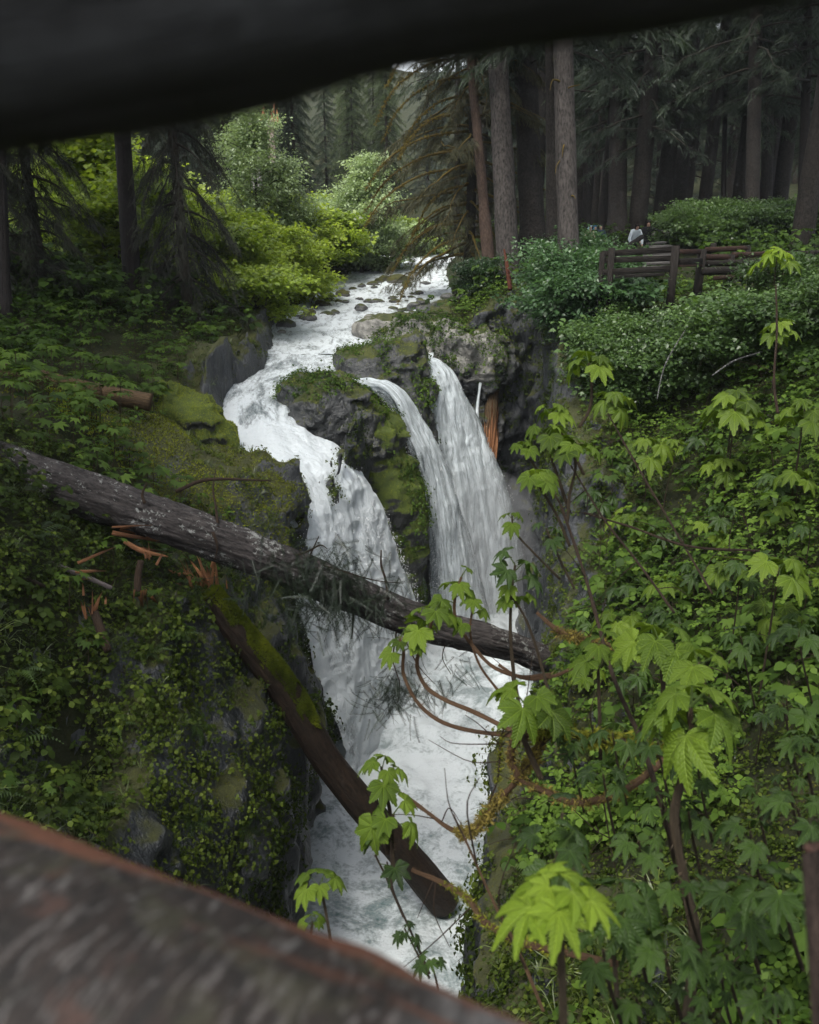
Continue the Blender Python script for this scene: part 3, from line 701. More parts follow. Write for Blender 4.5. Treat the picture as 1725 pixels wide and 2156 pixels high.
def splinters(base, direction, n, L, spread, seed, r0=0.02):
    r = np.random.RandomState(seed); g = Geo()
    for i in range(n):
        d = np.array(direction, float) + r.normal(0, spread, 3); d /= np.linalg.norm(d); l = L * (0.4 + r.rand())
        b = np.array(base) + r.normal(0, 1, 3) * r0 * 5
        s1 = np.cross(d, [0, 0, 1.0]); s1 /= np.linalg.norm(s1); s2 = np.cross(d, s1); w = r0 * (0.5 + r.rand() * 1.5)
        V = [b + s1 * w, b - s1 * w * .6 + s2 * w, b - s2 * w, b + d * l * .7 + s1 * w * .8, b + d * l * .65 - s2 * w * .7 , b + d * l]
        g.add(V, [(0, 1, 3), (1, 4, 3), (1, 2, 4), (2, 0, 3), (2, 3, 4), (3, 4, 5), (4, 3, 5)], r.rand(), 0, uv=np.array([(0, 0), (.3, 0), (.6, 0), (0, l), (.5, l), (.2, l)]))
    return g

# the big fallen trunk across the gorge
B = W(640, 1210, 13.7)
t = thing('fallen_log', 'big dark fallen trunk with lichened bark lying across the gorge in front of the falls', 'log', B)
path = np.array([W(-320, 880, 12.0), W(0, 982, 12.4), W(220, 1055, 12.8), W(460, 1138, 13.2), W(660, 1216, 13.7), W(880, 1308, 14.3), W(1020, 1345, 14.7), W(1080, 1362, 15.0), W(1140, 1385, 15.3)]) - B
V, T, uv = bark_tube(path, [.37, .35, .34, .32, .30, .285, .27, .255, .24], 72, 560, 0.07, 8, 1.6, seed=2)
g = Geo(); g.add(V, T, .5, 0, uv); ob('trunk', g.mesh('trunk', M_BARK_LOG, True), t)
rng = np.random.RandomState(3)
def snag_branch(parent, pts, r0, r1=0.006, name='branch', mat=None):
    P = smooth_path(np.array(pts) - np.array(parent.location), 14)
    V, T, uv = tube(P, [r0, r1], 6, noise=.25, nf=9)
    g = Geo(); g.add(V, T, .5, 0, uv); return ob(name, g.mesh(name, mat or M_TWIG, True), parent)
snag_branch(t, [W(818, 1262, 13.8), W(812, 1220, 13.7), W(803, 1190, 13.7), W(803, 1158, 13.7)], .028, .014)
snag_branch(t, [W(622, 1170, 13.4), W(650, 1160, 13.3), W(675, 1148, 13.2), W(690, 1156, 13.2)], .024)
snag_branch(t, [W(650, 1176, 13.4), W(662, 1150, 13.4), W(672, 1128, 13.4)], .018)
snag_branch(t, [W(742, 1265, 14.0), W(744, 1300, 13.9), W(741, 1345, 13.9)], .03, .01)
snag_branch(t, [W(460, 1110, 13.0), W(455, 1070, 13.1), W(449, 1030, 13.2), W(455, 985, 13.4)], .028)
snag_branch(t, [W(448, 1120, 12.8), W(458, 1150, 12.8), W(452, 1180, 12.9)], .035)
snag_branch(t, [W(680, 1190, 13.5), W(730, 1205, 13.3), W(790, 1222, 13.2), W(850, 1228, 13.2)], .016)
snag_branch(t, [W(835, 1330, 14.1), W(828, 1390, 14.0), W(842, 1440, 13.9), W(838, 1480, 13.9)], .016)
snag_branch(t, [W(850, 1340, 14.1), W(880, 1400, 14.0), W(915, 1440, 13.9)], .014)
snag_branch(t, [W(940, 1350, 14.4), W(932, 1385, 14.3), W(950, 1420, 14.3)], .012)
snag_branch(t, [W(305, 1060, 12.6), W(300, 1040, 12.6), W(310, 1015, 12.6)], .03, .012)
# hanging needled twigs on the trunk
g = Geo()
hang = [((838, 1440), 13.9, 90, .25), ((800, 1460), 13.9, 26, .25), ((905, 1455), 13.9, 24, .22), ((845, 1475), 13.9, 26, .3), ((950, 1400), 14.3, 20, .18), ((640, 1205), 13.3, 210, .45), ((700, 1235), 13.4, 200, .42), ((590, 1190), 13.3, 50, .35), ((760, 1255), 13.6, 110, .34), ((670, 1265), 13.6, 100, .35), ((830, 1318), 14.2, 30, .25), ((700, 1165), 13.2, 20, .25), ((845, 1225), 13.2, 16, .2)]
for (hp, ht, n, sp_) in hang:
    C = W(hp[0], hp[1], ht) - B
    L = C + rng.normal(0, 1, (n, 3)) * np.array([sp_, .2, sp_ * .7])
    D = rng.normal(0, .6, (n, 3)) + np.array([0, 0, -.9])
    g.stamp(TM_HANG, dir_mats(D, rng.rand(n) * 6, .30 + .28 * rng.rand(n)), L, rng.rand(n) * .3)
M_DARKNEEDLE = mat_leaf('dark_needles', (0.006, 0.010, 0.006), (0.020, 0.034, 0.018), (0.045, 0.065, 0.03), trans=.2)
tag(ob('needle_sprays', g.mesh('needle_sprays', M_DARKNEEDLE), t), 'dark conifer sprays hanging from the trunk')
g = splinters(W(255, 1100, 12.75) - B, (1, .1, -.2), 7, .55, .10, 5, .03); ob('torn_wood', g.mesh('torn_wood', M_RED), t)
g = splinters(W(300, 1128, 13.0) - B, (1, .1, -.25), 6, .6, .10, 6, .025); ob('torn_wood', g.mesh('torn_wood', M_RED), t)

# the mossy log leaning down into the pool
B = W(440, 1245, 14.6)
t = thing('leaning_log', 'broken mossy log leaning from the left bank down into the white pool', 'log', B)
path = np.array([W(440, 1250, 14.0), W(500, 1330, 14.3), W(590, 1440, 14.8), W(700, 1615, 15.6), W(850, 1795, 16.6), W(935, 1898, 17.5)]) - B
V, T, uv = bark_tube(path, [.20, .27, .27, .28, .31, .34], 60, 320, 0.025, 5, .8, lumps=.10, seed=8)
g = Geo(); g.add(V, T, .5, 0, uv); ob('trunk', g.mesh('trunk', M_MOSS_LOG, True), t)
g = splinters(W(432, 1240, 14.5) - B, (-.5, .2, .8), 22, .6, .30, 7, .028); ob('torn_wood', g.mesh('torn_wood', M_RED), t)
g = splinters(W(395, 1228, 14.5) - B, (-1, .2, .55), 10, .8, .22, 9, .026); ob('torn_wood', g.mesh('torn_wood', M_RED), t)
g = splinters(W(445, 1225, 14.5) - B, (.1, .1, 1), 6, .45, .2, 19, .026); ob('torn_wood', g.mesh('torn_wood', M_RED), t)
# moss cushion on its back: short dense tufts
TM_TUFT = Geo(); r_ = np.random.RandomState(2)
for i in range(7):
    a = r_.rand() * 6.28; d = np.array([math.cos(a) * .7, math.sin(a) * .7, 1.0]); q = np.array([-math.sin(a), math.cos(a), 0]) * .12
    TM_TUFT.add([q, -q, d * (.6 + .5 * r_.rand())], [(0, 1, 2)], .3 + .5 * r_.rand())
TM_TUFT = TM_TUFT.arrays()
M_MOSS = mat_leaf('moss_tufts', (0.05, 0.065, 0.006), (0.16, 0.20, 0.015), (0.32, 0.36, 0.03), trans=.3, rough=.8, spec=.2)
def moss_on(V, T, n, seed, size=(.02, .05), up=0.25, patch=0.1, freq=1.0, base=np.zeros(3), f=None):
    r = np.random.RandomState(seed)
    A = V[T[:, 0]]; E1 = V[T[:, 1]] - A; E2 = V[T[:, 2]] - A; N = np.cross(E1, E2); ar = np.linalg.norm(N, axis=1); N = N / (ar[:, None] + 1e-12)
    k = r.choice(len(T), n, p=ar / ar.sum()); u, v = r.rand(n), r.rand(n); m = u + v > 1; u[m], v[m] = 1 - u[m], 1 - v[m]
    P = A[k] + E1[k] * u[:, None] + E2[k] * v[:, None]; Nn = N[k]
    s = (Nn[:, 2] > up) & (fbm(P + base, freq, 3, seed) > patch)
    if f is not None: s &= f(P + base)
    P, Nn = P[s], Nn[s]; c = fbm(P + base, 2.3, 3, 5)
    g = Geo(); g.stamp(TM_TUFT, frame_mats(Nn + r.normal(0, .25, Nn.shape), r.rand(len(P)) * 6, size[0] + (size[1] - size[0]) * r.rand(len(P))), P, c * .8)
    return g
g = moss_on(V, T, 90000, 4, (.02, .055), .2, -.35, 1.4, base=B, f=lambda P: P[:, 2] + .8 * fbm(P, 1.1, 3, 8) > -8.6)
ob('moss', g.mesh('moss', mat_leaf('log_moss', (.03, .042, .005), (.10, .13, .012), (.22, .25, .022), trans=.3, rough=.9, spec=.1)), t)

# the old log on the upper left bank, and small broken sticks
def simple_log(name, label, pts, rad, mat, sides=28, rings=80, amp=.02, seed=0, cat='log', group=None, torn=None):
    B = np.array(pts[0]); t = thing(name, label, cat, B, group)
    V, T, uv = bark_tube(np.array(pts) - B, rad, sides, rings, amp, 6, 1.2, seed=seed)
    g = Geo(); g.add(V, T, .5, 0, uv); ob('trunk', g.mesh('trunk', mat, True), t)
    if torn:
        for (b, d, n, L) in torn:
            g = splinters(np.array(b) - B, d, n, L, .25, seed + 3, .018); ob('torn_wood', g.mesh('torn_wood', M_RED), t)
    return t
simple_log('fallen_log', 'old brown rotting log lying among the plants high on the left bank', [W(-60, 775, 17.5), W(60, 795, 17.6), W(180, 822, 17.7), W(318, 848, 17.9)], [.25, .23, .21, .19], M_OLD_LOG, seed=3)
simple_log('broken_stick', 'short dark stick with a torn orange end standing below the big fallen trunk', [W(290, 1245, 11.9), W(291, 1210, 11.9), W(297, 1180, 11.9)], [.055, .05, .045], M_TWIG, 12, 20, .006, 1, 'stick', torn=[(W(289, 1250, 11.85), (0, 0, -1), 8, .25), (W(299, 1182, 11.85), (0, 0, 1), 5, .2)])
simple_log('broken_stick', 'dark leaning stick with an orange tip on the lower left slope', [W(195, 1275, 11.1), W(210, 1320, 11.0), W(228, 1372, 10.9)], [.05, .06, .05], M_TWIG, 12, 20, .006, 2, 'stick', torn=[(W(195, 1285, 11.05), (0, 0, 1), 7, .25)])
simple_log('grey_stick', 'pale grey fallen stick slanting across the left slope', [W(90, 1180, 11.2), W(150, 1202, 11.3), W(235, 1238, 11.6)], [.03, .035, .03], mat_bark('grey_stick_bark', (0.07, .06, .055), (.26, .22, .21), grain=8), 10, 30, .004, 3, 'stick', torn=[(W(155, 1200, 11.3), (1, 0, -.1), 3, .4)])
simple_log('torn_slab', 'long orange torn sliver of wood under the fallen trunk', [W(262, 1140, 12.4), W(300, 1160, 12.4), W(354, 1172, 12.4)], [.03, .04, .01], M_RED, 8, 16, .006, 4, 'wood sliver')
simple_log('bare_branch', 'dark bare branch lying on the mossy bank above the fallen trunk', [W(370, 1035, 15.6), W(440, 1010, 15.8), W(570, 1012, 16.0)], [.04, .035, .015], M_TWIG, 8, 30, .004, 5, 'branch')
simple_log('mossy_stick', 'thin mossy stick poking out at the far left under the plants', [W(0, 1200, 10.5), W(40, 1210, 10.5), W(95, 1235, 10.5)], [.02, .03, .02], M_MOSS_LOG, 8, 20, .004, 6, 'stick')
t = simple_log('snapped_log', 'upright snapped log with a bare orange inner face beside the thin waterfall', [W(1027, 985, 29.6), W(1031, 900, 29.7), W(1038, 790, 29.8)], [.22, .24, .26], M_OLD_LOG, 24, 60, .03, 7)
g = splinters(W(1028, 972, 29.25) - np.array(t.location), (.03, 0, 1), 40, 1.6, .03, 31, .035); ob('torn_wood', g.mesh('torn_wood', M_RED), t)
simple_log('pale_branch', 'pale lichened branch leaning among leaves on the right slope', [W(1384, 840, 17), W(1400, 770, 17.4), W(1440, 700, 18), W(1464, 668, 18.5)], [.010, .016, .013, .007], mat_bark('birch_grey', (0.02, .02, .02), (.09, .09, .085), lichen=.35, grain=8), 8, 30, .004, 8, 'branch')
simple_log('pale_branch', 'short crooked whitish branch right of the leaning pale one', [W(1500, 790, 16), W(1545, 760, 16), W(1600, 742, 16.2)], [.012, .02, .012], bpy.data.materials['birch_grey'], 8, 20, .004, 9, 'branch')
simple_log('red_snag', 'thin reddish splintered snag at the foot of the tall trunks', [W(1075, 610, 27), W(1068, 560, 27.2), W(1062, 525, 27.4)], [.07, .06, .03], mat_bark('red_snag_bark', (.03, .010, .006), (.10, .035, .02), grain=7), 12, 30, .02, 10, 'snag')

# the bridge: log handrail close to the lens, dark beam above, post end at the right
M_RAIL = mat_bark('rail_bark', (0.022, 0.014, 0.010), (0.14, 0.065, 0.035), fs=1.0, lichen=1.0, rough=.8, grain=5)
_s = NT('weathered_rail'); _p = _s.pos()
_uv = _s.n('UVMap').outputs[0]; _f = _s.noise(_uv, 1.0, 5, .65, (26, 90, 1)); _f2 = _s.noise(_uv, 1.0, 4, .6, (34, 150, 1), .8); _f3 = _s.noise(_p, 5, 3, .5)
_c = _s.ramp(_f, [(.35, (.003, .0025, .002)), (.62, (.012, .008, .006))])
_c = _s.mix(_s.ramp(_f2, [(.54, 0.0), (.66, 0.85)]), _c, (.065, .061, .058))
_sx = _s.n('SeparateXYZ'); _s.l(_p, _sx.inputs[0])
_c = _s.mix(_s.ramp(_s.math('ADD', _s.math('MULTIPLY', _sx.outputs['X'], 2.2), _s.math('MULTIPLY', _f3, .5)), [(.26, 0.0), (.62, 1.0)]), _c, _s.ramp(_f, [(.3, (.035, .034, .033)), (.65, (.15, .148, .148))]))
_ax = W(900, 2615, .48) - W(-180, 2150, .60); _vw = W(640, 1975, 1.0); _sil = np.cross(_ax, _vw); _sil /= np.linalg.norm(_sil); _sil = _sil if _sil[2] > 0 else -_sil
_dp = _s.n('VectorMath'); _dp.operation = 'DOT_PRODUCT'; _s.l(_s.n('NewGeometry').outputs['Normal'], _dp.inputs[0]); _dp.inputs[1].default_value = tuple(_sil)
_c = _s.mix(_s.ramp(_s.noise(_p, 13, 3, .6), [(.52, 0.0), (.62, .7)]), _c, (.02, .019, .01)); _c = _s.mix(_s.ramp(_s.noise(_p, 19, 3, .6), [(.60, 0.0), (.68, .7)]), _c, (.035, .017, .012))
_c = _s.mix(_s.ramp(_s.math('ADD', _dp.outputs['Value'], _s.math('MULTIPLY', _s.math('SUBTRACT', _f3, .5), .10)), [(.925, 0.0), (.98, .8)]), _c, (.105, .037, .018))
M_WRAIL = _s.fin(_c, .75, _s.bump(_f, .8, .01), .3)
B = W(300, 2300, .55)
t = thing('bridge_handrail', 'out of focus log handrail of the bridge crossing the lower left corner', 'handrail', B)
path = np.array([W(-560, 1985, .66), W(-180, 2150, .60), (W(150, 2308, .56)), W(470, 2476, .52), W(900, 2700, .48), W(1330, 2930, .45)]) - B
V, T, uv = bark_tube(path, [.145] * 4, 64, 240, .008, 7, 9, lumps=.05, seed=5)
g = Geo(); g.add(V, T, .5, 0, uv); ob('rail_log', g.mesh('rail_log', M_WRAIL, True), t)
M_BEAM = mat_bark('dark_beam_wood', (0.05, 0.05, 0.05), (0.075, 0.078, 0.08), grain=4)
B = W(500, -300, .27)
t = thing('bridge_beam', 'dark out of focus beam of the bridge hanging across the top of the view', 'beam', B)
path = np.array([W(-500, -210, .27), W(-200, -255, .27), W(300, -330, .27), W(700, -428, .27), W(1200, -525, .27), W(1800, -620, .27), W(2200, -700, .27)]) - B
V, T, uv = bark_tube(path, [.0865] * 4, 48, 160, .004, 4, 9, lumps=.10, seed=15)
g = Geo(); g.add(V, T, .5, 0, uv); ob('beam_log', g.mesh('beam_log', M_BEAM, True), t)
def box_between(g, a, b, w, hgt, up=(0, 0, 1), tint=.5, mat=0, jitter=0, rs=None):
    a, b = np.array(a, float), np.array(b, float); d = b - a; L = np.linalg.norm(d); d /= L
    s = np.cross(d, up); s /= (np.linalg.norm(s) + 1e-9); u = np.cross(s, d)
    bev = min(w, hgt) * .12; prof = [(-w / 2 + bev, -hgt / 2), (w / 2 - bev, -hgt / 2), (w / 2, -hgt / 2 + bev), (w / 2, hgt / 2 - bev), (w / 2 - bev, hgt / 2), (-w / 2 + bev, hgt / 2), (-w / 2, hgt / 2 - bev), (-w / 2, -hgt / 2 + bev)]
    V = [a + s * x + u * y for x, y in prof] + [b + s * x + u * y for x, y in prof]; n = 8
    uv = [(k / 8, 0) for k in range(8)] + [(k / 8, L) for k in range(8)]
    T = []
    for k in range(n): k2 = (k + 1) % n; T += [(k, n + k2, k2), (k, n + k, n + k2)]
    for k in range(1, n - 1): T += [(0, k, k + 1), (n, n + k + 1, n + k)]
    g.add(V, T, tint, mat, np.array(uv)); return g
B = W(1760, 1990, .9)
t = thing('bridge_post', 'dark wooden bridge post with a reddish worn top at the lower right edge', 'post', B)
g = Geo(); box_between(g, W(1818, 1808, .95) - B, W(1874, 2320, .80) - B, .085, .12, up=(0, 1, 0))
ob('post', g.mesh('post', mat_bark('post_wood', (.016, .012, .010), (.05, .035, .028), grain=3)), t)
g = Geo(); box_between(g, W(1817.6, 1804, .951) - B, W(1819.4, 1824, .950) - B, .089, .124, up=(0, 1, 0))
ob('worn_top', g.mesh('worn_top', mat_bark('worn_red_wood', (.10, .05, .035), (.24, .14, .11), grain=5)), t)

# wooden walkway fences on the right bank
M_FENCE = mat_bark('shade_darkened_fence_wood', (0.005, 0.004, 0.004), (0.020, 0.017, 0.014), moss_amt=.0, grain=4)  # near black: the shade on the fence is put into the wood colour
M_PALE = mat_bark('grey_plank_wood', (0.03, 0.028, 0.026), (0.10, 0.095, 0.09), grain=4)
M_REDRAIL = mat_bark('reddish_rail_wood', (0.012, 0.007, 0.006), (0.045, 0.025, 0.018), grain=4)
def Z(zx, zy): return (1750 + zx * .4348) / 1.449, (600 + zy * .4348) / 1.449
def fence(label, posts, rails, cat='fence'):
    x, y = Z(posts[0][0], posts[0][1]); B = W(x, y, posts[0][3]); gz = ground_z(B[0], B[1])[0]; B = np.array([B[0], B[1], gz])
    t = thing('wooden_fence', label, cat, B)
    for (zx, zt, w, d, mt) in posts:
        x, y = Z(zx, zt); top = W(x, y, d); gz = ground_z(top[0], top[1])[0] - .1; gz = min(gz, top[2] - .45) if label[:5] == 'short' else min(gz, top[2] - .8)
        g = Geo(); box_between(g, np.array([top[0], top[1], gz]) - B, top - B, w, w, up=(0, 1, 0)); ob('post', g.mesh('post', mt), t)
    for (a, b, da, db, w, hgt, mt, rnd) in rails:
        pa, pb = W(*Z(*a), da) - B, W(*Z(*b), db) - B
        g = Geo()
        if rnd: V, T, uv = tube(smooth_path([pa, pb], 20), [hgt / 2, hgt / 2], 10, noise=.12, nf=2); g.add(V, T, .5, 0, uv)
        else: box_between(g, pa, pb, w, hgt)
        ob('rail', g.mesh('rail', mt, rnd), t)
    return t
fence('dark square post and plank fence at the left end of the walkway', [(205, 390, .13, 22, M_FENCE), (270, 360, .16, 21.9, M_FENCE), (720, 343, .18, 21.6, M_FENCE)],
    [((200, 402), (702, 370), 22.1, 21.8, .06, .16, M_FENCE, 0), ((200, 446), (702, 432), 22.1, 21.8, .06, .15, M_FENCE, 0), ((205, 530), (702, 505), 22.1, 21.8, .06, .16, M_FENCE, 0), ((290, 560), (640, 545), 22.1, 21.8, .06, .09, M_FENCE, 0),
     ((740, 384), (900, 386), 21.8, 22.5, .06, .12, M_REDRAIL, 0), ((740, 455), (900, 455), 21.8, 22.5, .06, .18, M_FENCE, 0), ((740, 487), (900, 482), 21.8, 22.5, .06, .05, M_REDRAIL, 0)])
fence('log rail fence with stout posts running to the right edge behind leaves', [(905, 368, .2, 22.5, M_FENCE), (985, 325, .16, 27, M_FENCE), (1105, 405, .2, 23, M_FENCE), (1218, 343, .2, 27, M_FENCE), (1340, 440, .28, 22.5, M_FENCE), (1660, 385, .2, 24, M_FENCE), (1500, 395, .2, 24, M_FENCE), (1800, 380, .2, 24, M_FENCE)],
    [((925, 372), (1215, 362), 27, 27, .1, .17, M_REDRAIL, 1), ((925, 425), (1100, 425), 23, 23, .1, .16, M_REDRAIL, 1), ((1120, 412), (1340, 404), 23, 23.5, .1, .17, M_REDRAIL, 1), ((1300, 405), (1830, 392), 24, 24, .1, .15, M_FENCE, 1),
     ((900, 525), (1400, 508), 22.2, 22.2, .1, .22, M_FENCE, 1), ((985, 572), (1830, 522), 21.2, 21.2, .1, .13, M_REDRAIL, 1), ((930, 470), (1340, 462), 22.8, 22.8, .1, .16, M_FENCE, 1)])
B = W(1400, 545, 26)
t = thing('walkway', 'grey plank walkway with stones between the dark fences', 'walkway', B)
for k, (a, b, d) in enumerate([((480, 405), (680, 400), 27), ((470, 425), (700, 415), 26), ((300, 470), (600, 465), 25.6), ((480, 470), (700, 462), 25), ((470, 500), (700, 495), 24.4), ((520, 330), (640, 320), 33), ((540, 350), (680, 345), 31), ((500, 362), (690, 358), 30), ((700, 470), (900, 470), 24.8)]):
    g = Geo(); box_between(g, W(*Z(*a), d) - B, W(*Z(*b), d) - B, .5, .07); ob('plank', g.mesh('plank', M_PALE), t)
simple_log('grey_log', 'thick grey log lying behind the people near the walkway', [W(*Z(520, 268), 41), W(*Z(620, 282), 41), W(*Z(700, 296), 41)], [.30, .3, .26], M_PALE, 16, 20, .02, 4)
simple_log('slanted_log', 'slanting log rail leading up to the person in the white jacket', [W(*Z(345, 375), 30), W(*Z(480, 283), 33)], [.10, .10], M_FENCE, 10, 12, .01, 4)
def pebble_mesh(seed, mat, sq=.7, nm='boulder', amp=.28):
    bm = bmesh.new(); bmesh.ops.create_icosphere(bm, subdivisions=3, radius=1.0)
    V = np.array([v.co[:] for v in bm.verts]); r = np.random.RandomState(seed); V = V * np.array([1.0, .75 + .3 * r.rand(), sq])
    D = V / np.linalg.norm(V, axis=1, keepdims=True)
    V = V + D * (fbm(V + seed * 3, .9, 4, seed)[:, None] * amp + fbm(V + seed, 2.6, 3, seed, ridged=True)[:, None] * amp * .3)
    T = np.array([[v.index for v in f.verts] for f in bm.faces]); bm.free()
    g = Geo(); g.add(V, T); return g.mesh(nm, mat, True)
M_BOULD = mat_rock('river_boulder_rock', (0.02, 0.021, 0.022), (0.085, 0.085, 0.08), moss_amt=.30, wet=.18)
M_BOULDM = mat_rock('mossy_boulder_rock', (0.03, 0.03, 0.026), (0.11, 0.105, 0.09), moss_amt=.78, wet=.4, moss=(.11, .10, .012))
PB_ = [pebble_mesh(i, M_BOULD) for i in range(5)]; PM_ = [pebble_mesh(i + 20, M_BOULDM) for i in range(3)]; PT_ = [pebble_mesh(i + 40, M_TAN) for i in range(3)]
def river_rock(px, py, w_px, kind, k, label, group=None, flat=.8):
    yn = (1078 - py) / 1725.0; dy, dz = CP + yn * SP, -SP + yn * CP; t = 30.0
    for _ in range(12): t = river_z(t * dy) / dz
    P = W(px, py, t); r = w_px / 1725.0 * t / 2
    me = {'d': PB_, 'm': PM_, 't': PT_}[kind]; o = ob('boulder', me[k % len(me)], loc=tuple(P + np.array([0, 0, .1 * r])))
    o.scale = (r, r * .9, r * flat); o.rotation_euler = (0, 0, k * 1.7); tag(o, label, 'boulder', group); return o
river_rock(838, 594, 52, 'm', 0, 'large olive mossy boulder standing in the far rapids'); river_rock(856, 602, 34, 'm', 1, 'lower mossy boulder just in front of the large one in the far rapids')
river_rock(762, 652, 34, 'd', 1, 'dark split rock alone in the middle of the rapids'); river_rock(757, 632, 20, 'd', 2, 'small dark rock upstream of the dark split rock')
river_rock(706, 662, 26, 'd', 3, 'small dark rock near the left shore of the rapids'); river_rock(650, 672, 36, 'd', 0, 'dark boulder with a mossy neighbour at the left water edge'); river_rock(603, 688, 44, 'd', 4, 'dark boulder half under the bushes at the left water edge')
river_rock(592, 701, 20, 't', 0, 'small pale grey stone below the dark boulder at the left shore'); river_rock(520, 812, 46, 'd', 2, 'wet black rock breaking the left edge of the white chute')
rr = np.random.RandomState(5)
RL_ = [(640, 655), (660, 650), (672, 640), (690, 634), (702, 628), (720, 622), (735, 617), (690, 646), (655, 662), (745, 610), (765, 604), (780, 600), (795, 594), (630, 668), (810, 590), (718, 636)]
for k, (x, y) in enumerate(RL_): river_rock(x + rr.randint(-5, 6), y, 14 + rr.rand() * 22, 'mdm'[k % 3], k, 'small mossy and dark rocks along the left edge of the upper rapids', 'rocks along the left edge of the rapids')
for k in range(46):
    y = 575 + rr.rand() ** .8 * 95; f = (y - 570) / 100; x = 880 - 110 * f + (rr.rand() - .5) * (60 + 150 * f)
    river_rock(x, y, (5 + rr.rand() * 12) * (1 + f), 'd', k, 'small dark stone breaking the white water of the upper rapids', 'dark stones scattered in the rapids', .55)
for k, (x, y, w) in enumerate([(905, 650, 46), (930, 640, 50), (950, 655, 40), (925, 668, 44), (965, 640, 40), (985, 650, 44), (1000, 668, 50), (955, 680, 50), (1010, 640, 34), (1030, 650, 36), (990, 690, 44), (975, 620, 34), (945, 622, 30), (1015, 622, 30), (880, 662, 30), (1040, 690, 40), (1000, 715, 40), (965, 705, 60), (890, 632, 26), (870, 640, 30)]):
    P = W(x, y, 31.5 + (690 - y) * .05); gz = max(ground_z(P[0], P[1])[0], river_z(P[1]))
    r = w / 1725 * 32 / 2; o = ob('boulder', (PB_ + PT_)[k % 8], loc=(P[0], P[1], P[2] - r * .3)); o.scale = (r * 1.2, r, r * .8); o.rotation_euler = (0, .2, k * 2.1)
    tag(o, 'grey and tan boulder in the pile on the right bank above the falls', 'boulder', 'boulders piled above the right waterfall')

# people beyond the walkway (small in the picture, still whole figures)
def mat_plain(name, col, rough=.8):
    s = NT(name); c = s.mix(s.ramp(s.noise(s.pos(), 9, 4), [(.35, .3), (.65, 0.0)]), col, tuple(v * .6 for v in col)); return s.fin(c, rough, s.bump(s.noise(s.pos(), 14, 3), .4, .02), .3)
M_SKIN = mat_plain('skin', (.42, .26, .19), .5)
def skin_mesh(name, verts, edges, radii, mat, root=0, lv=2):
    me = bpy.data.meshes.new(name); me.from_pydata(verts, edges, []); o = bpy.data.objects.new(name, me); COL.objects.link(o)
    sk = o.modifiers.new('skin', 'SKIN'); sk.use_smooth_shade = True
    for i, r in enumerate(radii): me.skin_vertices[0].data[i].radius = (r, r) if not hasattr(r, '__len__') else r; me.skin_vertices[0].data[i].use_root = (i == root)
    sb = o.modifiers.new('sub', 'SUBSURF'); sb.levels = lv; sb.render_levels = lv
    dg = bpy.context.evaluated_depsgraph_get(); ev = o.evaluated_get(dg); m2 = bpy.data.meshes.new_from_object(ev); bpy.data.objects.remove(o)
    m2.name = name; m2.materials.clear(); m2.materials.append(mat); return m2
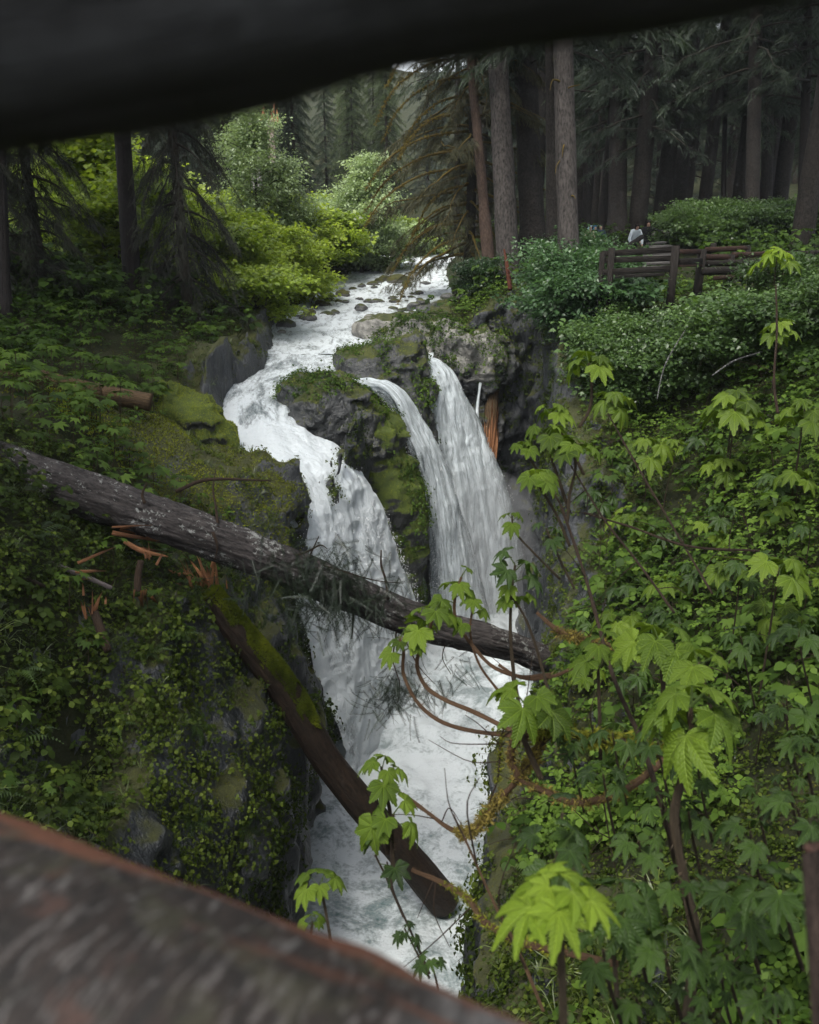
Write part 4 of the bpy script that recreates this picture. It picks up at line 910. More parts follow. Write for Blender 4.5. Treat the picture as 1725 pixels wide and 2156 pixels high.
def person(label, px, head_py, t, yaw, top, legs, hair, lean=0.0, arms='down', hat=None, scale=1.0, jacket_name='jacket'):
    C = W(px, head_py, t); base = np.array([C[0], C[1], C[2] - 1.68 * scale])
    root = thing('person', label, 'person', base); root.rotation_euler = (0, 0, yaw); root.scale = (scale,) * 3
    # figure faces -y (towards the camera) at yaw 0; the trunk leans by 'lean' radians about the hips
    cl, sl = math.cos(lean), math.sin(lean)
    def up(x, y, z): zz = z - .92; return (x, y * cl - zz * sl, .92 + zz * cl + y * sl)
    A = {'down': [(.27, -.03, 1.12), (.29, -.14, .88)], 'reach': [(.42, -.12, 1.34), (.66, -.22, 1.28)], 'front': [(.25, -.16, 1.12), (.12, -.36, 1.02)], 'brace': [(.30, -.20, 1.10), (.24, -.42, .98)]}
    arL = A[arms if arms != 'reach' else 'down']; arR = A[arms]
    v = [(0, 0, .95), up(0, 0, 1.15), up(0, 0, 1.38), up(0, -.01, 1.47), up(0, -.02, 1.53), up(0, -.03, 1.62), up(0, -.02, 1.70)]
    e = [(0, 1), (1, 2), (2, 3), (3, 4), (4, 5), (5, 6)]; r = [(.15, .11), (.14, .10), (.15, .10), .05, .07, .085, .05]
    for sg, ar in ((-1, arL), (1, arR)):
        i = len(v); v += [up(sg * .17, 0, 1.40), up(sg * ar[0][0], ar[0][1], ar[0][2]), up(sg * ar[1][0], ar[1][1], ar[1][2]), up(sg * ar[1][0] * 1.02, ar[1][1] - .09, ar[1][2] - .04)]
        e += [(2, i), (i, i + 1), (i + 1, i + 2), (i + 2, i + 3)]; r += [.065, .048, .035, .028]
        i = len(v); v += [(sg * .10, 0, .88), (sg * .12, -.05, .50), (sg * .12, 0.02, .09), (sg * .13, -.14, .04)]
        e += [(0, i), (i, i + 1), (i + 1, i + 2), (i + 2, i + 3)]; r += [.09, .065, .045, .035]
    ob('body', skin_mesh('body', v, e, r, M_SKIN), root)
    # jacket over trunk and arms, trousers over hips and legs
    vj = [up(0, 0, .90), up(0, 0, 1.15), up(0, 0, 1.38), up(0, -.01, 1.47)]; ej = [(0, 1), (1, 2), (2, 3)]; rj = [(.19, .15), (.18, .14), (.19, .14), .075]
    for sg, ar in ((-1, arL), (1, arR)):
        i = len(vj); vj += [up(sg * .18, 0, 1.40), up(sg * ar[0][0], ar[0][1], ar[0][2]), up(sg * ar[1][0], ar[1][1], ar[1][2])]; ej += [(2, i), (i, i + 1), (i + 1, i + 2)]; rj += [.09, .07, .05]
    ob(jacket_name, skin_mesh(jacket_name, vj, ej, rj, top, 1), root)
    vt = [(0, 0, .96)]; et = []; rt = [(.17, .13)]
    for sg in (-1, 1): i = len(vt); vt += [(sg * .10, 0, .86), (sg * .12, -.05, .50), (sg * .12, .02, .10)]; et += [(0, i), (i, i + 1), (i + 1, i + 2)]; rt += [.105, .08, .06]
    ob('trousers', skin_mesh('trousers', vt, et, rt, legs, 0), root)
    hp = [up(0, .01, 1.64), up(0, .005, 1.70), up(0, .03, 1.58)]
    ob('hat' if hat else 'hair', skin_mesh('hair', hp, [(0, 1), (0, 2)], [.098, .085, .07], hat or hair, 0), root)
    g = Geo()   # face: nose and eyes
    for (x, y, z, s_) in ((0, -.125, 1.60, .016), (-.032, -.108, 1.625, .010), (.032, -.108, 1.625, .010), (0, -.112, 1.565, .012)):
        g.add(oct_v * s_ * [1, 1, .7] + np.array(up(x, y, z)), oct_t, .5, 0 if s_ > .013 else 1)
    ob('face', g.mesh('face', [M_SKIN, M_DARKCLOTH]), root)
    return root
M_DARKCLOTH = mat_plain('dark_cloth', (.012, .012, .014)); M_WHITEJ = mat_plain('pale_blue_jacket_cloth', (.50, .56, .60)); M_BLUEC = mat_plain('blue_cloth', (.03, .14, .26)); M_KHAKI = mat_plain('khaki_cloth', (.36, .31, .22))
M_HAIR = mat_plain('dark_hair', (.015, .010, .008)); M_HATB = mat_plain('pale_knit_hat', (.35, .5, .62)); M_NAVY = mat_plain('navy_cloth', (.02, .035, .06)); M_SKY = mat_plain('sky_blue_cloth', (.08, .30, .48))
person('person in a pale blue-white jacket bending forward over the rail', 1337, 470, 36, .15, M_WHITEJ, M_DARKCLOTH, M_HAIR, lean=.45, arms='brace')
person('person dressed all in black beside the white jacket, reaching one arm out to the right', 1366, 466, 36.5, -.2, M_DARKCLOTH, M_DARKCLOTH, M_HAIR, lean=.25, arms='reach')
person('person in a pale knit hat and light coat, leftmost of those by the trunk', 1243, 477, 44, .2, M_KHAKI, M_DARKCLOTH, M_HAIR, hat=M_HATB)
person('person with a blue hood standing second from the tall trunk', 1254, 477, 45, .1, M_NAVY, M_DARKCLOTH, M_HAIR, hat=M_BLUEC)
person('bareheaded person in a navy coat beside the one in the blue hood', 1266, 475, 44, -.3, M_NAVY, M_DARKCLOTH, M_HAIR)
person('person in dark green standing alone left of the bending person', 1311, 475, 46, .3, mat_plain('green_cloth', (.05, .07, .04)), M_DARKCLOTH, M_HAIR)
person('person in a sky blue coat half hidden in the bushes right of the others', 1461, 478, 40, 0, M_SKY, M_DARKCLOTH, M_HAIR)

B = (0, -1.4, -1.75)
t = thing('bridge_deck', 'unseen plank deck of the footbridge the picture is taken from, added for its shade', 'bridge', B)  # bridge deck out of view, added to shade the near slope
for k in range(14):
    g = Geo(); box_between(g, (-7.5, -1.15 + k * .19, 0), (7.5, -1.15 + k * .19, 0), .18, .07); ob('plank', g.mesh('plank', M_FENCE), t)
# ------------------------------------------------------------------ trees
M_FIR = mat_leaf('fir_needles', (0.006, 0.013, 0.008), (0.022, 0.042, 0.022), (0.055, 0.085, 0.040), trans=.3, rough=.6)
M_FIRL = mat_leaf('olive_fir_needles', (0.015, 0.03, 0.008), (0.055, 0.09, 0.03), (0.13, 0.17, 0.055), trans=.4, rough=.6)  # yellower olive needles for the hillside conifers
M_FIRM = mat_leaf('mossy_spruce_needles', (0.006, 0.009, 0.004), (0.026, 0.030, 0.010), (0.07, 0.065, 0.018), trans=.3, rough=.7)
M_FIRB = mat_leaf('brown_dark_needles', (0.006, 0.008, 0.004), (0.018, 0.022, 0.010), (0.04, 0.045, 0.02), trans=.25, rough=.7)
M_ALDER = mat_leaf('pale_alder_leaves', (0.12, 0.18, 0.07), (0.27, 0.37, 0.16), (0.44, 0.55, 0.30), trans=.4)
M_LIME = mat_leaf('lime_maple_leaves', (0.09, 0.15, 0.010), (0.25, 0.36, 0.03), (0.45, 0.56, 0.07), trans=.5)
M_LIMB = mat_bark('limb_bark', (0.012, 0.010, 0.008), (0.045, 0.038, 0.03), grain=6)
M_MLIMB = mat_bark('mossy_limb', (0.03, 0.022, 0.008), (0.12, 0.085, 0.02), grain=6, moss_amt=.4, moss=(.20, .14, .02))
M_TRUNKG = mat_bark('grey_hemlock_bark', (0.010, 0.009, 0.008), (0.060, 0.053, 0.049), grain=5, along=.10, rough=.9)
M_TRUNKB = mat_bark('brown_hemlock_bark', (0.007, 0.006, 0.005), (0.030, 0.026, 0.023), grain=6, along=.16, rough=.9, moss_amt=-.1)
M_TRUNKD = mat_bark('dark_trunk_bark', (0.005, 0.004, 0.004), (0.018, 0.015, 0.013), grain=5)

def fir_crown(seed, H=26.0, base=0.0, rad=3.2, nl=110, droop=.42, per=20, fs=1.0, sparse=0.0, hang=.35):
    """limbs hanging from a stem of height H, foliage from height base up; returns Geo (mat 0 needles, 1 wood)"""
    r = np.random.RandomState(seed); g = Geo(); Ls, Ds, Ss, Ts = [], [], [], []
    for i in range(nl):
        f = (i + r.rand()) / nl; z = base + (H - base) * f ** .92
        L = rad * (1 - f) ** .7 * (.55 + .6 * r.rand()) + .35; a = i * 2.4 + r.rand()
        if r.rand() < sparse: continue
        d0 = np.array([math.cos(a), math.sin(a), 0]); n = 9
        u = np.linspace(0, 1, n)[:, None]; dr = droop * (.6 + .8 * r.rand())
        P = np.array([0, 0, z]) + d0 * L * u + np.array([0, 0, 1]) * (0.10 * L * u - dr * L * u ** 1.7)
        P += np.cumsum(r.normal(0, .028 * L, (n, 3)), axis=0) * u; P[:, 2] += r.normal(0, .12) * L * u[:, 0]
        V, T, uv = tube(P, [.015 * L + .012, .006], 4, cap=False); g.add(V, T, .3, 1, uv)
        m = int(per * 2.4 * (L / rad + .3)); uu = .12 + .88 * r.rand(m) ** .75; C = np.stack([np.interp(uu, u[:, 0], P[:, k]) for k in range(3)], 1)
        side = np.cross(d0, [0, 0, 1.0]); sg = np.sign(r.rand(m) - .5)[:, None]
        D = d0 * (.35 + .5 * r.rand(m))[:, None] + side * sg * (.5 + .6 * r.rand(m))[:, None] * (1 - .5 * uu)[:, None] + np.array([0, 0, -1]) * (hang + .5 * r.rand(m))[:, None]
        C = C + D * (r.rand(m) * .25 * L * .4)[:, None]
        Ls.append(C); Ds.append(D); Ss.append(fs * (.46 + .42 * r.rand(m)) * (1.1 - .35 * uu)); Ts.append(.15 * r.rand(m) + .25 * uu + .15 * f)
    L_, D_, S_, T_ = map(np.concatenate, (Ls, Ds, Ss, Ts))
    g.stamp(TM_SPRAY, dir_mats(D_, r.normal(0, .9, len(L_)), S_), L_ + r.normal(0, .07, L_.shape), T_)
    return g
def make_spray(seed=4):
    """bigger, flatter conifer spray for trees some way off: side twigs with needle fringes"""
    r = np.random.RandomState(seed); g = Geo()
    for i in range(9):
        f = (i + .4) / 9; x = f * .8
        for sg in (-1, 1):
            l = .26 * (1.1 - .75 * f) * (.7 + .5 * r.rand()); a = .8 + .3 * r.rand(); d = np.array([math.cos(a), sg * math.sin(a), -.35 - .35 * r.rand()])
            b = np.array([x, 0, -.22 * f * f]); w = np.array([.014, 0, 0]); m = b + d * l * .55
            g.add([b - w * .3, m - w * 1.5 + [0, 0, -.02], b + d * l, m + w * 1.7], [(0, 1, 3), (1, 2, 3)], .1 + .35 * r.rand() + .2 * f, 0)
    g.add([(0, .008, 0), (0, -.008, 0), (.85, 0, -.24)], [(0, 1, 2)], 0, 0)
    return g.arrays()
TM_SPRAY = make_spray()

def trunk_mesh(name, pts, rad, mat, sides=40, rings=160, amp=.04, fr=6, fa=.5, seed=0):
    V, T, uv = bark_tube(pts, rad, sides, rings, amp, fr, fa, lumps=.05, seed=seed)
    g = Geo(); g.add(V, T, .5, 0, uv); return g.mesh(name, mat, True)
CROWNS = {}
def paint(o, mat, slot=0):
    """a material of this object's own, on a shared mesh"""
    o.material_slots[slot].link = 'OBJECT'; o.material_slots[slot].material = mat
def crown_mesh(kind):
    kind = {'tall1': 'tall0', 'full2': 'full0', 'wisp1': 'wisp0'}.get(kind, kind); key = (kind,)
    if key not in CROWNS:
        pr = {'tall0': dict(seed=1, H=22, base=0, rad=3.6, nl=95), 'tall1': dict(seed=2, H=22, base=0, rad=3.0, nl=95, droop=.6), 'full0': dict(seed=3, H=24, base=.6, rad=3.6, nl=150, droop=.5), 'full1': dict(seed=4, H=20, base=.4, rad=3.0, nl=140, droop=.62),
              'full2': dict(seed=5, H=28, base=1.0, rad=4.2, nl=160, droop=.4), 'wisp0': dict(seed=6, H=14, base=0, rad=2.6, nl=34, droop=.55, sparse=.2), 'wisp1': dict(seed=7, H=16, base=0, rad=2.2, nl=38, droop=.7, sparse=.3)}[kind]
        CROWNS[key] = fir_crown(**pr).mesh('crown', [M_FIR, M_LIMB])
    return CROWNS[key]
def big_tree(label, base, top, r0, r1, mat, crown=None, cmat=None, crown_z=6.0, amp=.035, group=None, seed=0, kind='hemlock_tree', cscale=1.0, sides=40, fine=True):
    """base, top: world points; the trunk goes on straight above 'top' up to a real tree height"""
    base, top = np.array(base, float), np.array(top, float); d = (top - base) / np.linalg.norm(top - base); H = 30.0
    end = base + d * H; gz_ = float(ground_z(np.clip(base[0], -50, 50), np.clip(base[1], 0, 118))[0]); base2 = base - d * max(.8, base[2] - gz_ + .6)
    t = thing(kind, label, 'tree', base, group)
    pts = np.array([base2, base, base + d * .9, base + d * 5, base + d * 10, base + d * 18, end]) - base
    rr_ = [r0 * 1.45, r0 * 1.3, r0 * 1.08, r0 * 1.0, r0 * .5 + r1 * .5, r1 * .7, .05]
    P = smooth_path(pts, 8); n = 220 if fine else 60
    q = np.linspace(0, 1, 7) ; V = trunk_mesh('trunk', pts, rr_, mat, sides, n, amp, 7 if fine else 4, .55, seed)
    ob('trunk', V, t)
    if crown:
        c = ob('crown', crown_mesh(crown), t); paint(c, cmat or M_FIR); c.location = tuple(d * (crown_z - base[2])); c.scale = (cscale,) * 3; c.rotation_euler = (0, 0, seed * 1.3)
    return t
def stub(t, pts, r0, mat=None, name='branch'): return snag_branch(t, pts, r0, .01, name, mat or M_MLIMB)
# the tall trunks right of the river
T_A = big_tree('big straight grey-barked trunk nearest the river, broad and deeply furrowed', W(1070, 562, 33), W(1050, 130, 33), .41, .345, M_TRUNKG, 'tall0', seed=1, amp=.05)
T_B = big_tree('thick dark brown trunk just behind and right of the grey furrowed one', W(1122, 505, 36), W(1106, 130, 36), .50, .44, M_TRUNKB, 'tall1', seed=2)
T_C = big_tree('tall knotty trunk with small moss tufts rising in front, beside the ferny bushes', W(1200, 600, 26), W(1186, 110, 26), .315, .265, M_TRUNKG, 'tall1', seed=3, amp=.03)
T_D = big_tree('brown flaky trunk half hidden behind the knotty front trunk', W(1168, 515, 30), W(1164, 130, 30), .27, .24, M_TRUNKB, 'tall0', seed=4)
T_E = big_tree('mossy trunk standing above the people beyond the walkway', W(1300, 478, 46), W(1304, 110, 46), .48, .40, M_TRUNKB, 'tall0', seed=5)
T_F = big_tree('slim reddish trunk with mossy side limbs left of the grey furrowed one', W(1022, 470, 35), W(994, 150, 35), .19, .16, mat_bark('reddish_bark', (.018, .012, .009), (.075, .05, .038), grain=6), None, seed=6)
for (a, b, c_, r) in [((1188, 175), (1165, 168), (1158, 190), .04), ((1186, 190), (1205, 182), (1222, 178), .035), ((1190, 300), (1186, 312), (1184, 330), .03), ((1198, 415), (1207, 412), (1212, 418), .04), ((1181, 335), (1172, 350), (1170, 366), .02)]:
    stub(T_C, [W(*a, 25.85), W(*b, 25.6), W(*c_, 25.5)], r)
g = Geo(); r_ = np.random.RandomState(9); k = 700; f = r_.rand(k); ax = W(1200, 600, 26)[None] * (1 - f[:, None]) + W(1186, 110, 26)[None] * f[:, None]; aa = r_.rand(k) * 6.28
N = np.stack([np.cos(aa), np.sin(aa), 0 * aa], 1); g.stamp(TM_TUFT, frame_mats(N + [0, 0, .4], aa, .03 + .03 * r_.rand(k)), ax + N * .27 - np.array(T_C.location), r_.rand(k)); ob('moss', g.mesh('moss', M_MOSS), T_C)
# more trunks of the dark forest on the right
TR = [(1493, 440, 50, 1498, 90, 12, 'slim trunk with a pale broken top stretch between darker ones on the right', 'wisp0'), (1523, 440, 48, 1530, 90, 9, 'thinnest bare pole of a trunk in the right forest', 'wisp1'), (1583, 470, 40, 1592, 60, 26, 'broad dark trunk left of a paler one at the right of the forest', 'tall0'),
      (1613, 455, 44, 1622, 60, 22, 'paler upright trunk beside the broad dark one at the right', 'tall1'), (1640, 430, 55, 1646, 60, 14, 'slim dark trunk right of the paler upright trunk', 'wisp0'), (1240, 430, 60, 1242, 110, 22, 'distant dark trunk in the gap right of the knotty trunk', 'tall0'),
      (1345, 440, 52, 1352, 100, 16, 'slightly leaning mossy trunk right of the people', 'wisp1'), (1392, 430, 66, 1398, 100, 20, 'deep shaded trunk behind the middle of the right forest', 'tall1'), (1430, 430, 60, 1428, 100, 14, 'slender dark trunk near the middle of the right forest', 'wisp1'),
      (1690, 450, 40, 1702, 20, 18, 'dark trunk at the far right edge of the forest', 'tall0'), (1270, 420, 80, 1268, 100, 18, 'far thin trunk seen behind the mossy trunk above the people', 'tall1'), (1545, 430, 75, 1548, 90, 18, 'faint far trunk between the slim pole and the broad dark trunk', 'tall1')]
for k, (bx, by, t_, tx, ty, w, lab, cr) in enumerate(TR):
    big_tree(lab, W(bx, by, t_), W(tx, ty, t_), w / 1725 * t_ / 2 * 1.05, w / 1725 * t_ / 2 * .9, M_TRUNKB if k % 2 == 0 else M_TRUNKD, cr, seed=10 + k, amp=.02, crown_z=5.0 + (k % 3), sides=20, fine=False)
# left side trunks
T_K = big_tree('straight black trunk standing on the left bank among bright leaves', W(279, 603, 27), W(262, 345, 27), .255, .24, M_TRUNKD, 'tall1', M_FIRB, seed=31, crown_z=4.2, fine=False, sides=32)
T_L = big_tree('smooth grey trunk rising behind the pale alder leaves', W(548, 500, 52), W(533, 230, 52), .33, .28, mat_bark('smooth_grey_bark', (.10, .095, .09), (.22, .21, .20), grain=3), 'tall0', seed=32, fine=False, crown_z=9)
T_M = thing('broken_snag', 'broken bare snag with a pinkish splintered top beside the pale alder', 'dead tree', W(582, 500, 48))
V, T, uv = bark_tube(np.array([W(582, 500, 48), W(579, 420, 48), W(573, 320, 48), W(568, 252, 48)]) - W(582, 500, 48), [.24, .22, .21, .19], 24, 60, .03, 5, .6, seed=6)
g = Geo(); g.add(V, T, .5, 0, uv); ob('trunk', g.mesh('trunk', mat_bark('snag_wood', (.09, .06, .05), (.30, .25, .22), grain=4), True), T_M)
g = splinters(W(568, 256, 48) - W(582, 500, 48), (0, 0, 1), 14, .9, .12, 3, .05); ob('torn_wood', g.mesh('torn_wood', M_RED), T_M)
big_tree('dark trunk at the far left edge under the beam', W(12, 640, 22), W(2, 350, 22), .12, .11, M_TRUNKD, 'tall1', M_FIRB, seed=33, crown_z=3.5, fine=False)

def fir(label, px, py, t_, kind, mat, scale=1.0, yaw=0.0, group=None, zoff=0.0, r=.28):
    P = W(px, py, t_); gz = ground_z(np.clip(P[0], -50, 50), np.clip(P[1], 0, 118))[0]; P = np.array([P[0], P[1], gz + zoff])
    t = thing('conifer_tree', label, 'tree', P, group)
    key = ('ftrunk', 0)
    if key not in CROWNS: CROWNS[key] = trunk_mesh('trunk', [(0, 0, -.5), (0, 0, 4), (0, 0, 22)], [.32, .24, .04], M_LIMB, 14, 20, .02)
    a = ob('trunk', CROWNS[key], t); a.scale = (r / .28 * scale, r / .28 * scale, scale)
    c = ob('crown', crown_mesh(kind), t); paint(c, mat); c.scale = (scale,) * 3; c.rotation_euler = (0, 0, yaw)
    return t
# conifers one can point to
_t = fir('dark drooping conifer hanging over the bank right of the black trunk', 392, 600, 27, 'full1', M_FIRB, 1.0, .4); _t.scale = (.62, .62, 1)
fir('brownish shaded conifer at the far left behind the ferny bank', 85, 560, 25, 'full1', M_FIRB, .8, 1.1).scale = (.75, .75, 1)
fir('second brownish conifer at the left edge, nearer the frame corner', 5, 560, 24, 'full0', M_FIRB, .8, 2.1).scale = (.7, .7, 1)
fir('small dark pointed conifer behind the broken snag', 625, 470, 58, 'full1', M_FIR, .72, .9)
fir('broad olive conifer on the hillside above the river bend', 745, 440, 68, 'full0', M_FIRL, .62, .2)
fir('light olive drooping conifer right of the river bend, high up', 815, 440, 76, 'full1', M_FIRL, .8, 1.9)
fir('dim conifer on the slope left of the river bend', 690, 450, 74, 'full2', M_FIR, .6, 2.9)
# mossy spruce overhanging the river from the right
M_OMOSS = mat_leaf('orange_moss', (.03, .024, .004), (.10, .08, .012), (.19, .145, .022), trans=.3, rough=.9)
P = W(985, 560, 39); gz = ground_z(P[0], P[1])[0]; P[2] = gz
t = thing('mossy_spruce', 'spruce with long olive and orange mossy boughs drooping over the river', 'tree', P)
ob('trunk', trunk_mesh('trunk', [(0, 0, -.5), (.1, 0, 5), (0, 0, 20)], [.28, .22, .05], M_TRUNKB, 16, 40, .02), t)
g = fir_crown(41, H=19, base=1.0, rad=4.6, nl=120, droop=.45, per=40, fs=.85, hang=.5)
ob('crown', g.mesh('crown', [M_FIRM, M_MLIMB]), t)
for k in range(16):
    z = 2.2 + k * .75; a = math.pi + (-.9 + 1.8 * rr.rand()); L = 3.6 + 1.6 * rr.rand(); d0 = np.array([math.cos(a), -.6 + .5 * math.sin(a), 0])
    pts = [P + [0, 0, z], P + d0 * L * .45 + [0, 0, z + .1 - .1 * L], P + d0 * L * .8 + [0, 0, z - .35 * L * .8], P + d0 * L + [0, 0, z - .55 * L]]
    b = snag_branch(t, pts, .06, .012, 'branch', M_MLIMB)
    Q = smooth_path(np.array(pts) - P, 60); n = 260; kk = rr.randint(3, 60, n)
    gm = Geo(); gm.stamp(TM_TUFT, frame_mats(rr.normal(0, 1, (n, 3)) + [0, 0, -.2], rr.rand(n) * 6, .05 + .07 * rr.rand(n)), Q[kk] + rr.normal(0, .035, (n, 3)), rr.rand(n) * .8); ob('moss', gm.mesh('moss', M_OMOSS), b)
# the forest behind: rows of conifers, each a tree of its own
rf = np.random.RandomState(77); cnt = 0
spots = []
for row, (t_, n, x0, x1) in enumerate([(48, 7, 1215, 1760), (56, 13, -120, 1800), (66, 17, -150, 1850), (80, 20, -200, 1900), (98, 24, -250, 1950), (118, 24, -250, 1950)]):
    for k in range(n):
        x = x0 + (x1 - x0) * (k + .2 + .6 * rf.rand()) / n
        if 440 < x < 930 and t_ < (62 if x < 600 else 90): continue
        spots.append((x, t_ * (0.95 + .1 * rf.rand()), row))
KINDS = ['full0', 'full1', 'full2']
for k, (x, t_, row) in enumerate(spots):
    left = x < 450; mid = 450 <= x < 950
    if not (left or mid) and t_ < 72:
        P = W(x, 460, t_); P[2] = ground_z(P[0], P[1])[0]; rr_ = .22 + .28 * rf.rand()
        big_tree('straight dark trunk among many in the shaded forest of the right bank', P, P + np.array([rf.normal(0, .12), 0, 8]), rr_, rr_ * .85, M_TRUNKB if k % 3 else M_TRUNKD, ['tall0', 'tall1', 'wisp0'][k % 3], crown_z=2.5 + 4 * rf.rand(), seed=200 + k, amp=.02, sides=16, fine=False, group='trunks of the right forest'); continue
    mat = M_FIR if not mid else (M_FIRL if rf.rand() < .55 else M_FIR)
    sc_ = (.95 + .3 * rf.rand()) * (1.0 if not mid else .85)
    fir('dark conifer in the shaded forest behind the right bank' if not (left or mid) else ('dark conifer in the forest behind the left bank' if left else 'green conifer on the far hillside up the river'), x, 460, t_, KINDS[k % 3], mat, sc_, rf.rand() * 6,
        'conifers of the right forest' if not (left or mid) else ('conifers of the left forest' if left else 'conifers on the far hillside'))
# tall trees beside and behind the bridge, unseen, added to shade the slopes
for k, (x, y) in enumerate([(11, 6), (15, 13), (16, 22), (16, 26), (-11, 2), (-13, 12), (-15, 21), (19, 8), (-19, 9), (20, 18), (15, 33), (-17, 30), (19, 40), (8.5, 4.5), (7, -2.5), (10.5, 10)]):
    gz = ground_z(x, max(y, 2))[0]
    big_tree('tall hemlock beside the gorge, out of view, added for canopy shade', (x, y, gz), (x + .1, y, gz + 10), .38, .3, M_TRUNKB, 'tall%d' % (k % 2), M_FIR, crown_z=gz + 10, seed=60 + k, group='hemlocks round the gorge', sides=16, fine=False, cscale=1.25)

# broadleaf trees and bushes
def make_sprig(seed, n=7, size=.11, spread=.35, flat=.35, lobed=False):
    r = np.random.RandomState(seed); g = Geo()
    for i in range(n):
        a = r.rand() * 6.28; rad_ = spread * r.rand() ** .5; c = np.array([math.cos(a) * rad_, math.sin(a) * rad_, r.normal(0, .12) * spread - .25 * rad_])
        s_ = size * (.6 + .7 * r.rand()); yw = a + r.normal(0, .6); R = euler_mats(np.array([r.normal(0, flat)]), np.array([.15 + r.normal(0, flat)]), np.array([yw]))[0]
        if lobed: V = np.array([(0, 0, 0), (.35, .28, .03), (.25, .55, -.05), (.62, .30, .0), (1, 0, -.12), (.62, -.30, .0), (.25, -.55, -.05), (.35, -.28, .03)]) ; T = [(0, 1, 3), (0, 2, 1), (0, 3, 4), (0, 4, 5), (0, 5, 7), (0, 7, 6)]
        else: V = np.array([(0, 0, 0), (.45, .27, .05), (1, 0, -.08), (.45, -.27, .05), (.45, 0, -.02)]); T = [(0, 1, 4), (1, 2, 4), (4, 2, 3), (0, 4, 3)]
        V = (V * s_) @ R.T + c; g.add(V, T, r.rand() * .5, 0)
    return g.arrays()
SPR = [make_sprig(i, 8, .15, .38, .35) for i in range(3)]
SPRL = [make_sprig(i + 9, 7, .17, .36, .3, True) for i in range(3)]
def broadleaf(seed, H, R, nb, nspr, sprigs, layered=.35, lean=(0, 0), trunks=1, crown0=.25, ss=1.0):
    """(wood Geo, leaf Geo): limbs fork from the stem, leaves sit in flattened layers at their ends"""
    r = np.random.RandomState(seed); wood, leaf = Geo(), Geo(); tips = []
    for tr in range(trunks):
        a0 = tr * 6.28 / max(1, trunks) + r.rand(); off = np.array([math.cos(a0), math.sin(a0), 0]) * (.5 * R if trunks > 1 else 0)
        tp = np.array([[0, 0, -.3], [off[0] * .4 + r.normal(0, .1), off[1] * .4 + r.normal(0, .1), H * .4], [off[0] + lean[0] * H, off[1] + lean[1] * H, H * .93]])
        P = smooth_path(tp, 16); V, T, uv = tube(P, [.022 * H, .012 * H, .004 * H], 7, noise=.15); wood.add(V, T, .5, 0, uv)
        for b in range(nb // trunks):
            f = crown0 + (1 - crown0) * (b + r.rand()) / (nb // trunks); p0 = np.array([np.interp(f, np.linspace(0, 1, 16), P[:, k]) for k in range(3)])
            a = b * 2.4 + r.rand(); L = R * (1.15 - .75 * abs(f - .45)) * (.6 + .6 * r.rand()) * (1 if f < .8 else .5)
            d = np.array([math.cos(a), math.sin(a), .35 + .3 * r.rand()]); q = np.array([p0, p0 + d * L * .5, p0 + d * L + [0, 0, -.12 * L]])
            Q = smooth_path(q, 8); V, T, uv = tube(Q, [.012 * L + .01, .005], 4, cap=False); wood.add(V, T, .5, 0, uv)
            tips.append((Q, L, f))
    per = nspr // len(tips)
    for Q, L, f in tips:
        m = per; u = .35 + .65 * r.rand(m); C = np.stack([np.interp(u, np.linspace(0, 1, 8), Q[:, k]) for k in range(3)], 1)
        C = C + np.stack([r.normal(0, .28 * R * .8, m), r.normal(0, .28 * R * .8, m), r.normal(0, layered * .3 * R, m)], 1) * (.5 + .5 * u)[:, None]
        k3 = r.randint(0, len(sprigs), m); s_ = ss * (.7 + .6 * r.rand(m)); tn = .15 * f + .35 * r.rand() + .1 * r.rand(m)
        for q in range(len(sprigs)):
            w = k3 == q; leaf.stamp(sprigs[q], euler_mats(r.normal(0, .3, w.sum()), r.normal(0, .3, w.sum()), r.rand(w.sum()) * 6.28, s_[w]), C[w], tn[w])
    return wood, leaf
BL = {}
def bl(key, mat, leafname='crown', **kw):
    k = key
    if k not in BL:
        w, l = broadleaf(**kw); BL[k] = (w.mesh('trunk', M_LIMB, True), l.mesh('crown', mat))
    return BL[k]
def bush(name, label, cat, px, py, t_, key, mat, scale, yaw=0, group=None, sz=1.0, kw=None, onground=True, zoff=0.0):
    P = W(px, py, t_)
    if name == 'shrub':
        for _ in range(12):
            if ground(P[:1], P[1:2], True)[1][0] > .35: break
            P[0] += .2
    if onground: P[2] = ground_z(P[0], P[1])[0] - .05 + zoff
    t = thing(name, label, cat, P, group); wm, lm = bl(key, mat, **(kw or KW[key]))
    for n_, me in (('trunk', wm), ('crown', lm)):
        o = ob(n_, me, t); o.scale = (scale, scale, scale * sz); o.rotation_euler = (0, 0, yaw)
        if n_ == 'crown': paint(o, mat)
    return t
KW = {'alder': dict(seed=1, H=7.6, R=1.7, nb=34, nspr=2400, sprigs=SPR, layered=.5, crown0=.12), 'alder2': dict(seed=2, H=6.6, R=1.8, nb=26, nspr=2100, sprigs=SPR, layered=.3, crown0=.25, lean=(.08, 0)),
      'maple': dict(seed=3, H=3.2, R=2.0, nb=26, nspr=1700, sprigs=SPRL, layered=.22, trunks=3, crown0=.15), 'maple2': dict(seed=4, H=3.8, R=1.8, nb=28, nspr=1700, sprigs=SPRL, layered=.25, trunks=2, crown0=.1),
      'shrub': dict(seed=5, H=1.9, R=1.3, nb=20, nspr=1100, sprigs=SPR, layered=.3, trunks=3, crown0=.1, ss=.75), 'shrub2': dict(seed=6, H=1.6, R=1.5, nb=20, nspr=1100, sprigs=SPRL, layered=.2, trunks=3, crown0=.1, ss=.7)}
bush('alder_tree', 'tall pale green alder in front of the grey trunk and the snag', 'tree', 552, 560, 39, 'alder', M_ALDER, 1.0, .3)
bush('alder_tree', 'narrower pale alder leaning out beside the snag', 'tree', 600, 570, 40, 'alder2', M_ALDER, .85, 2.0)
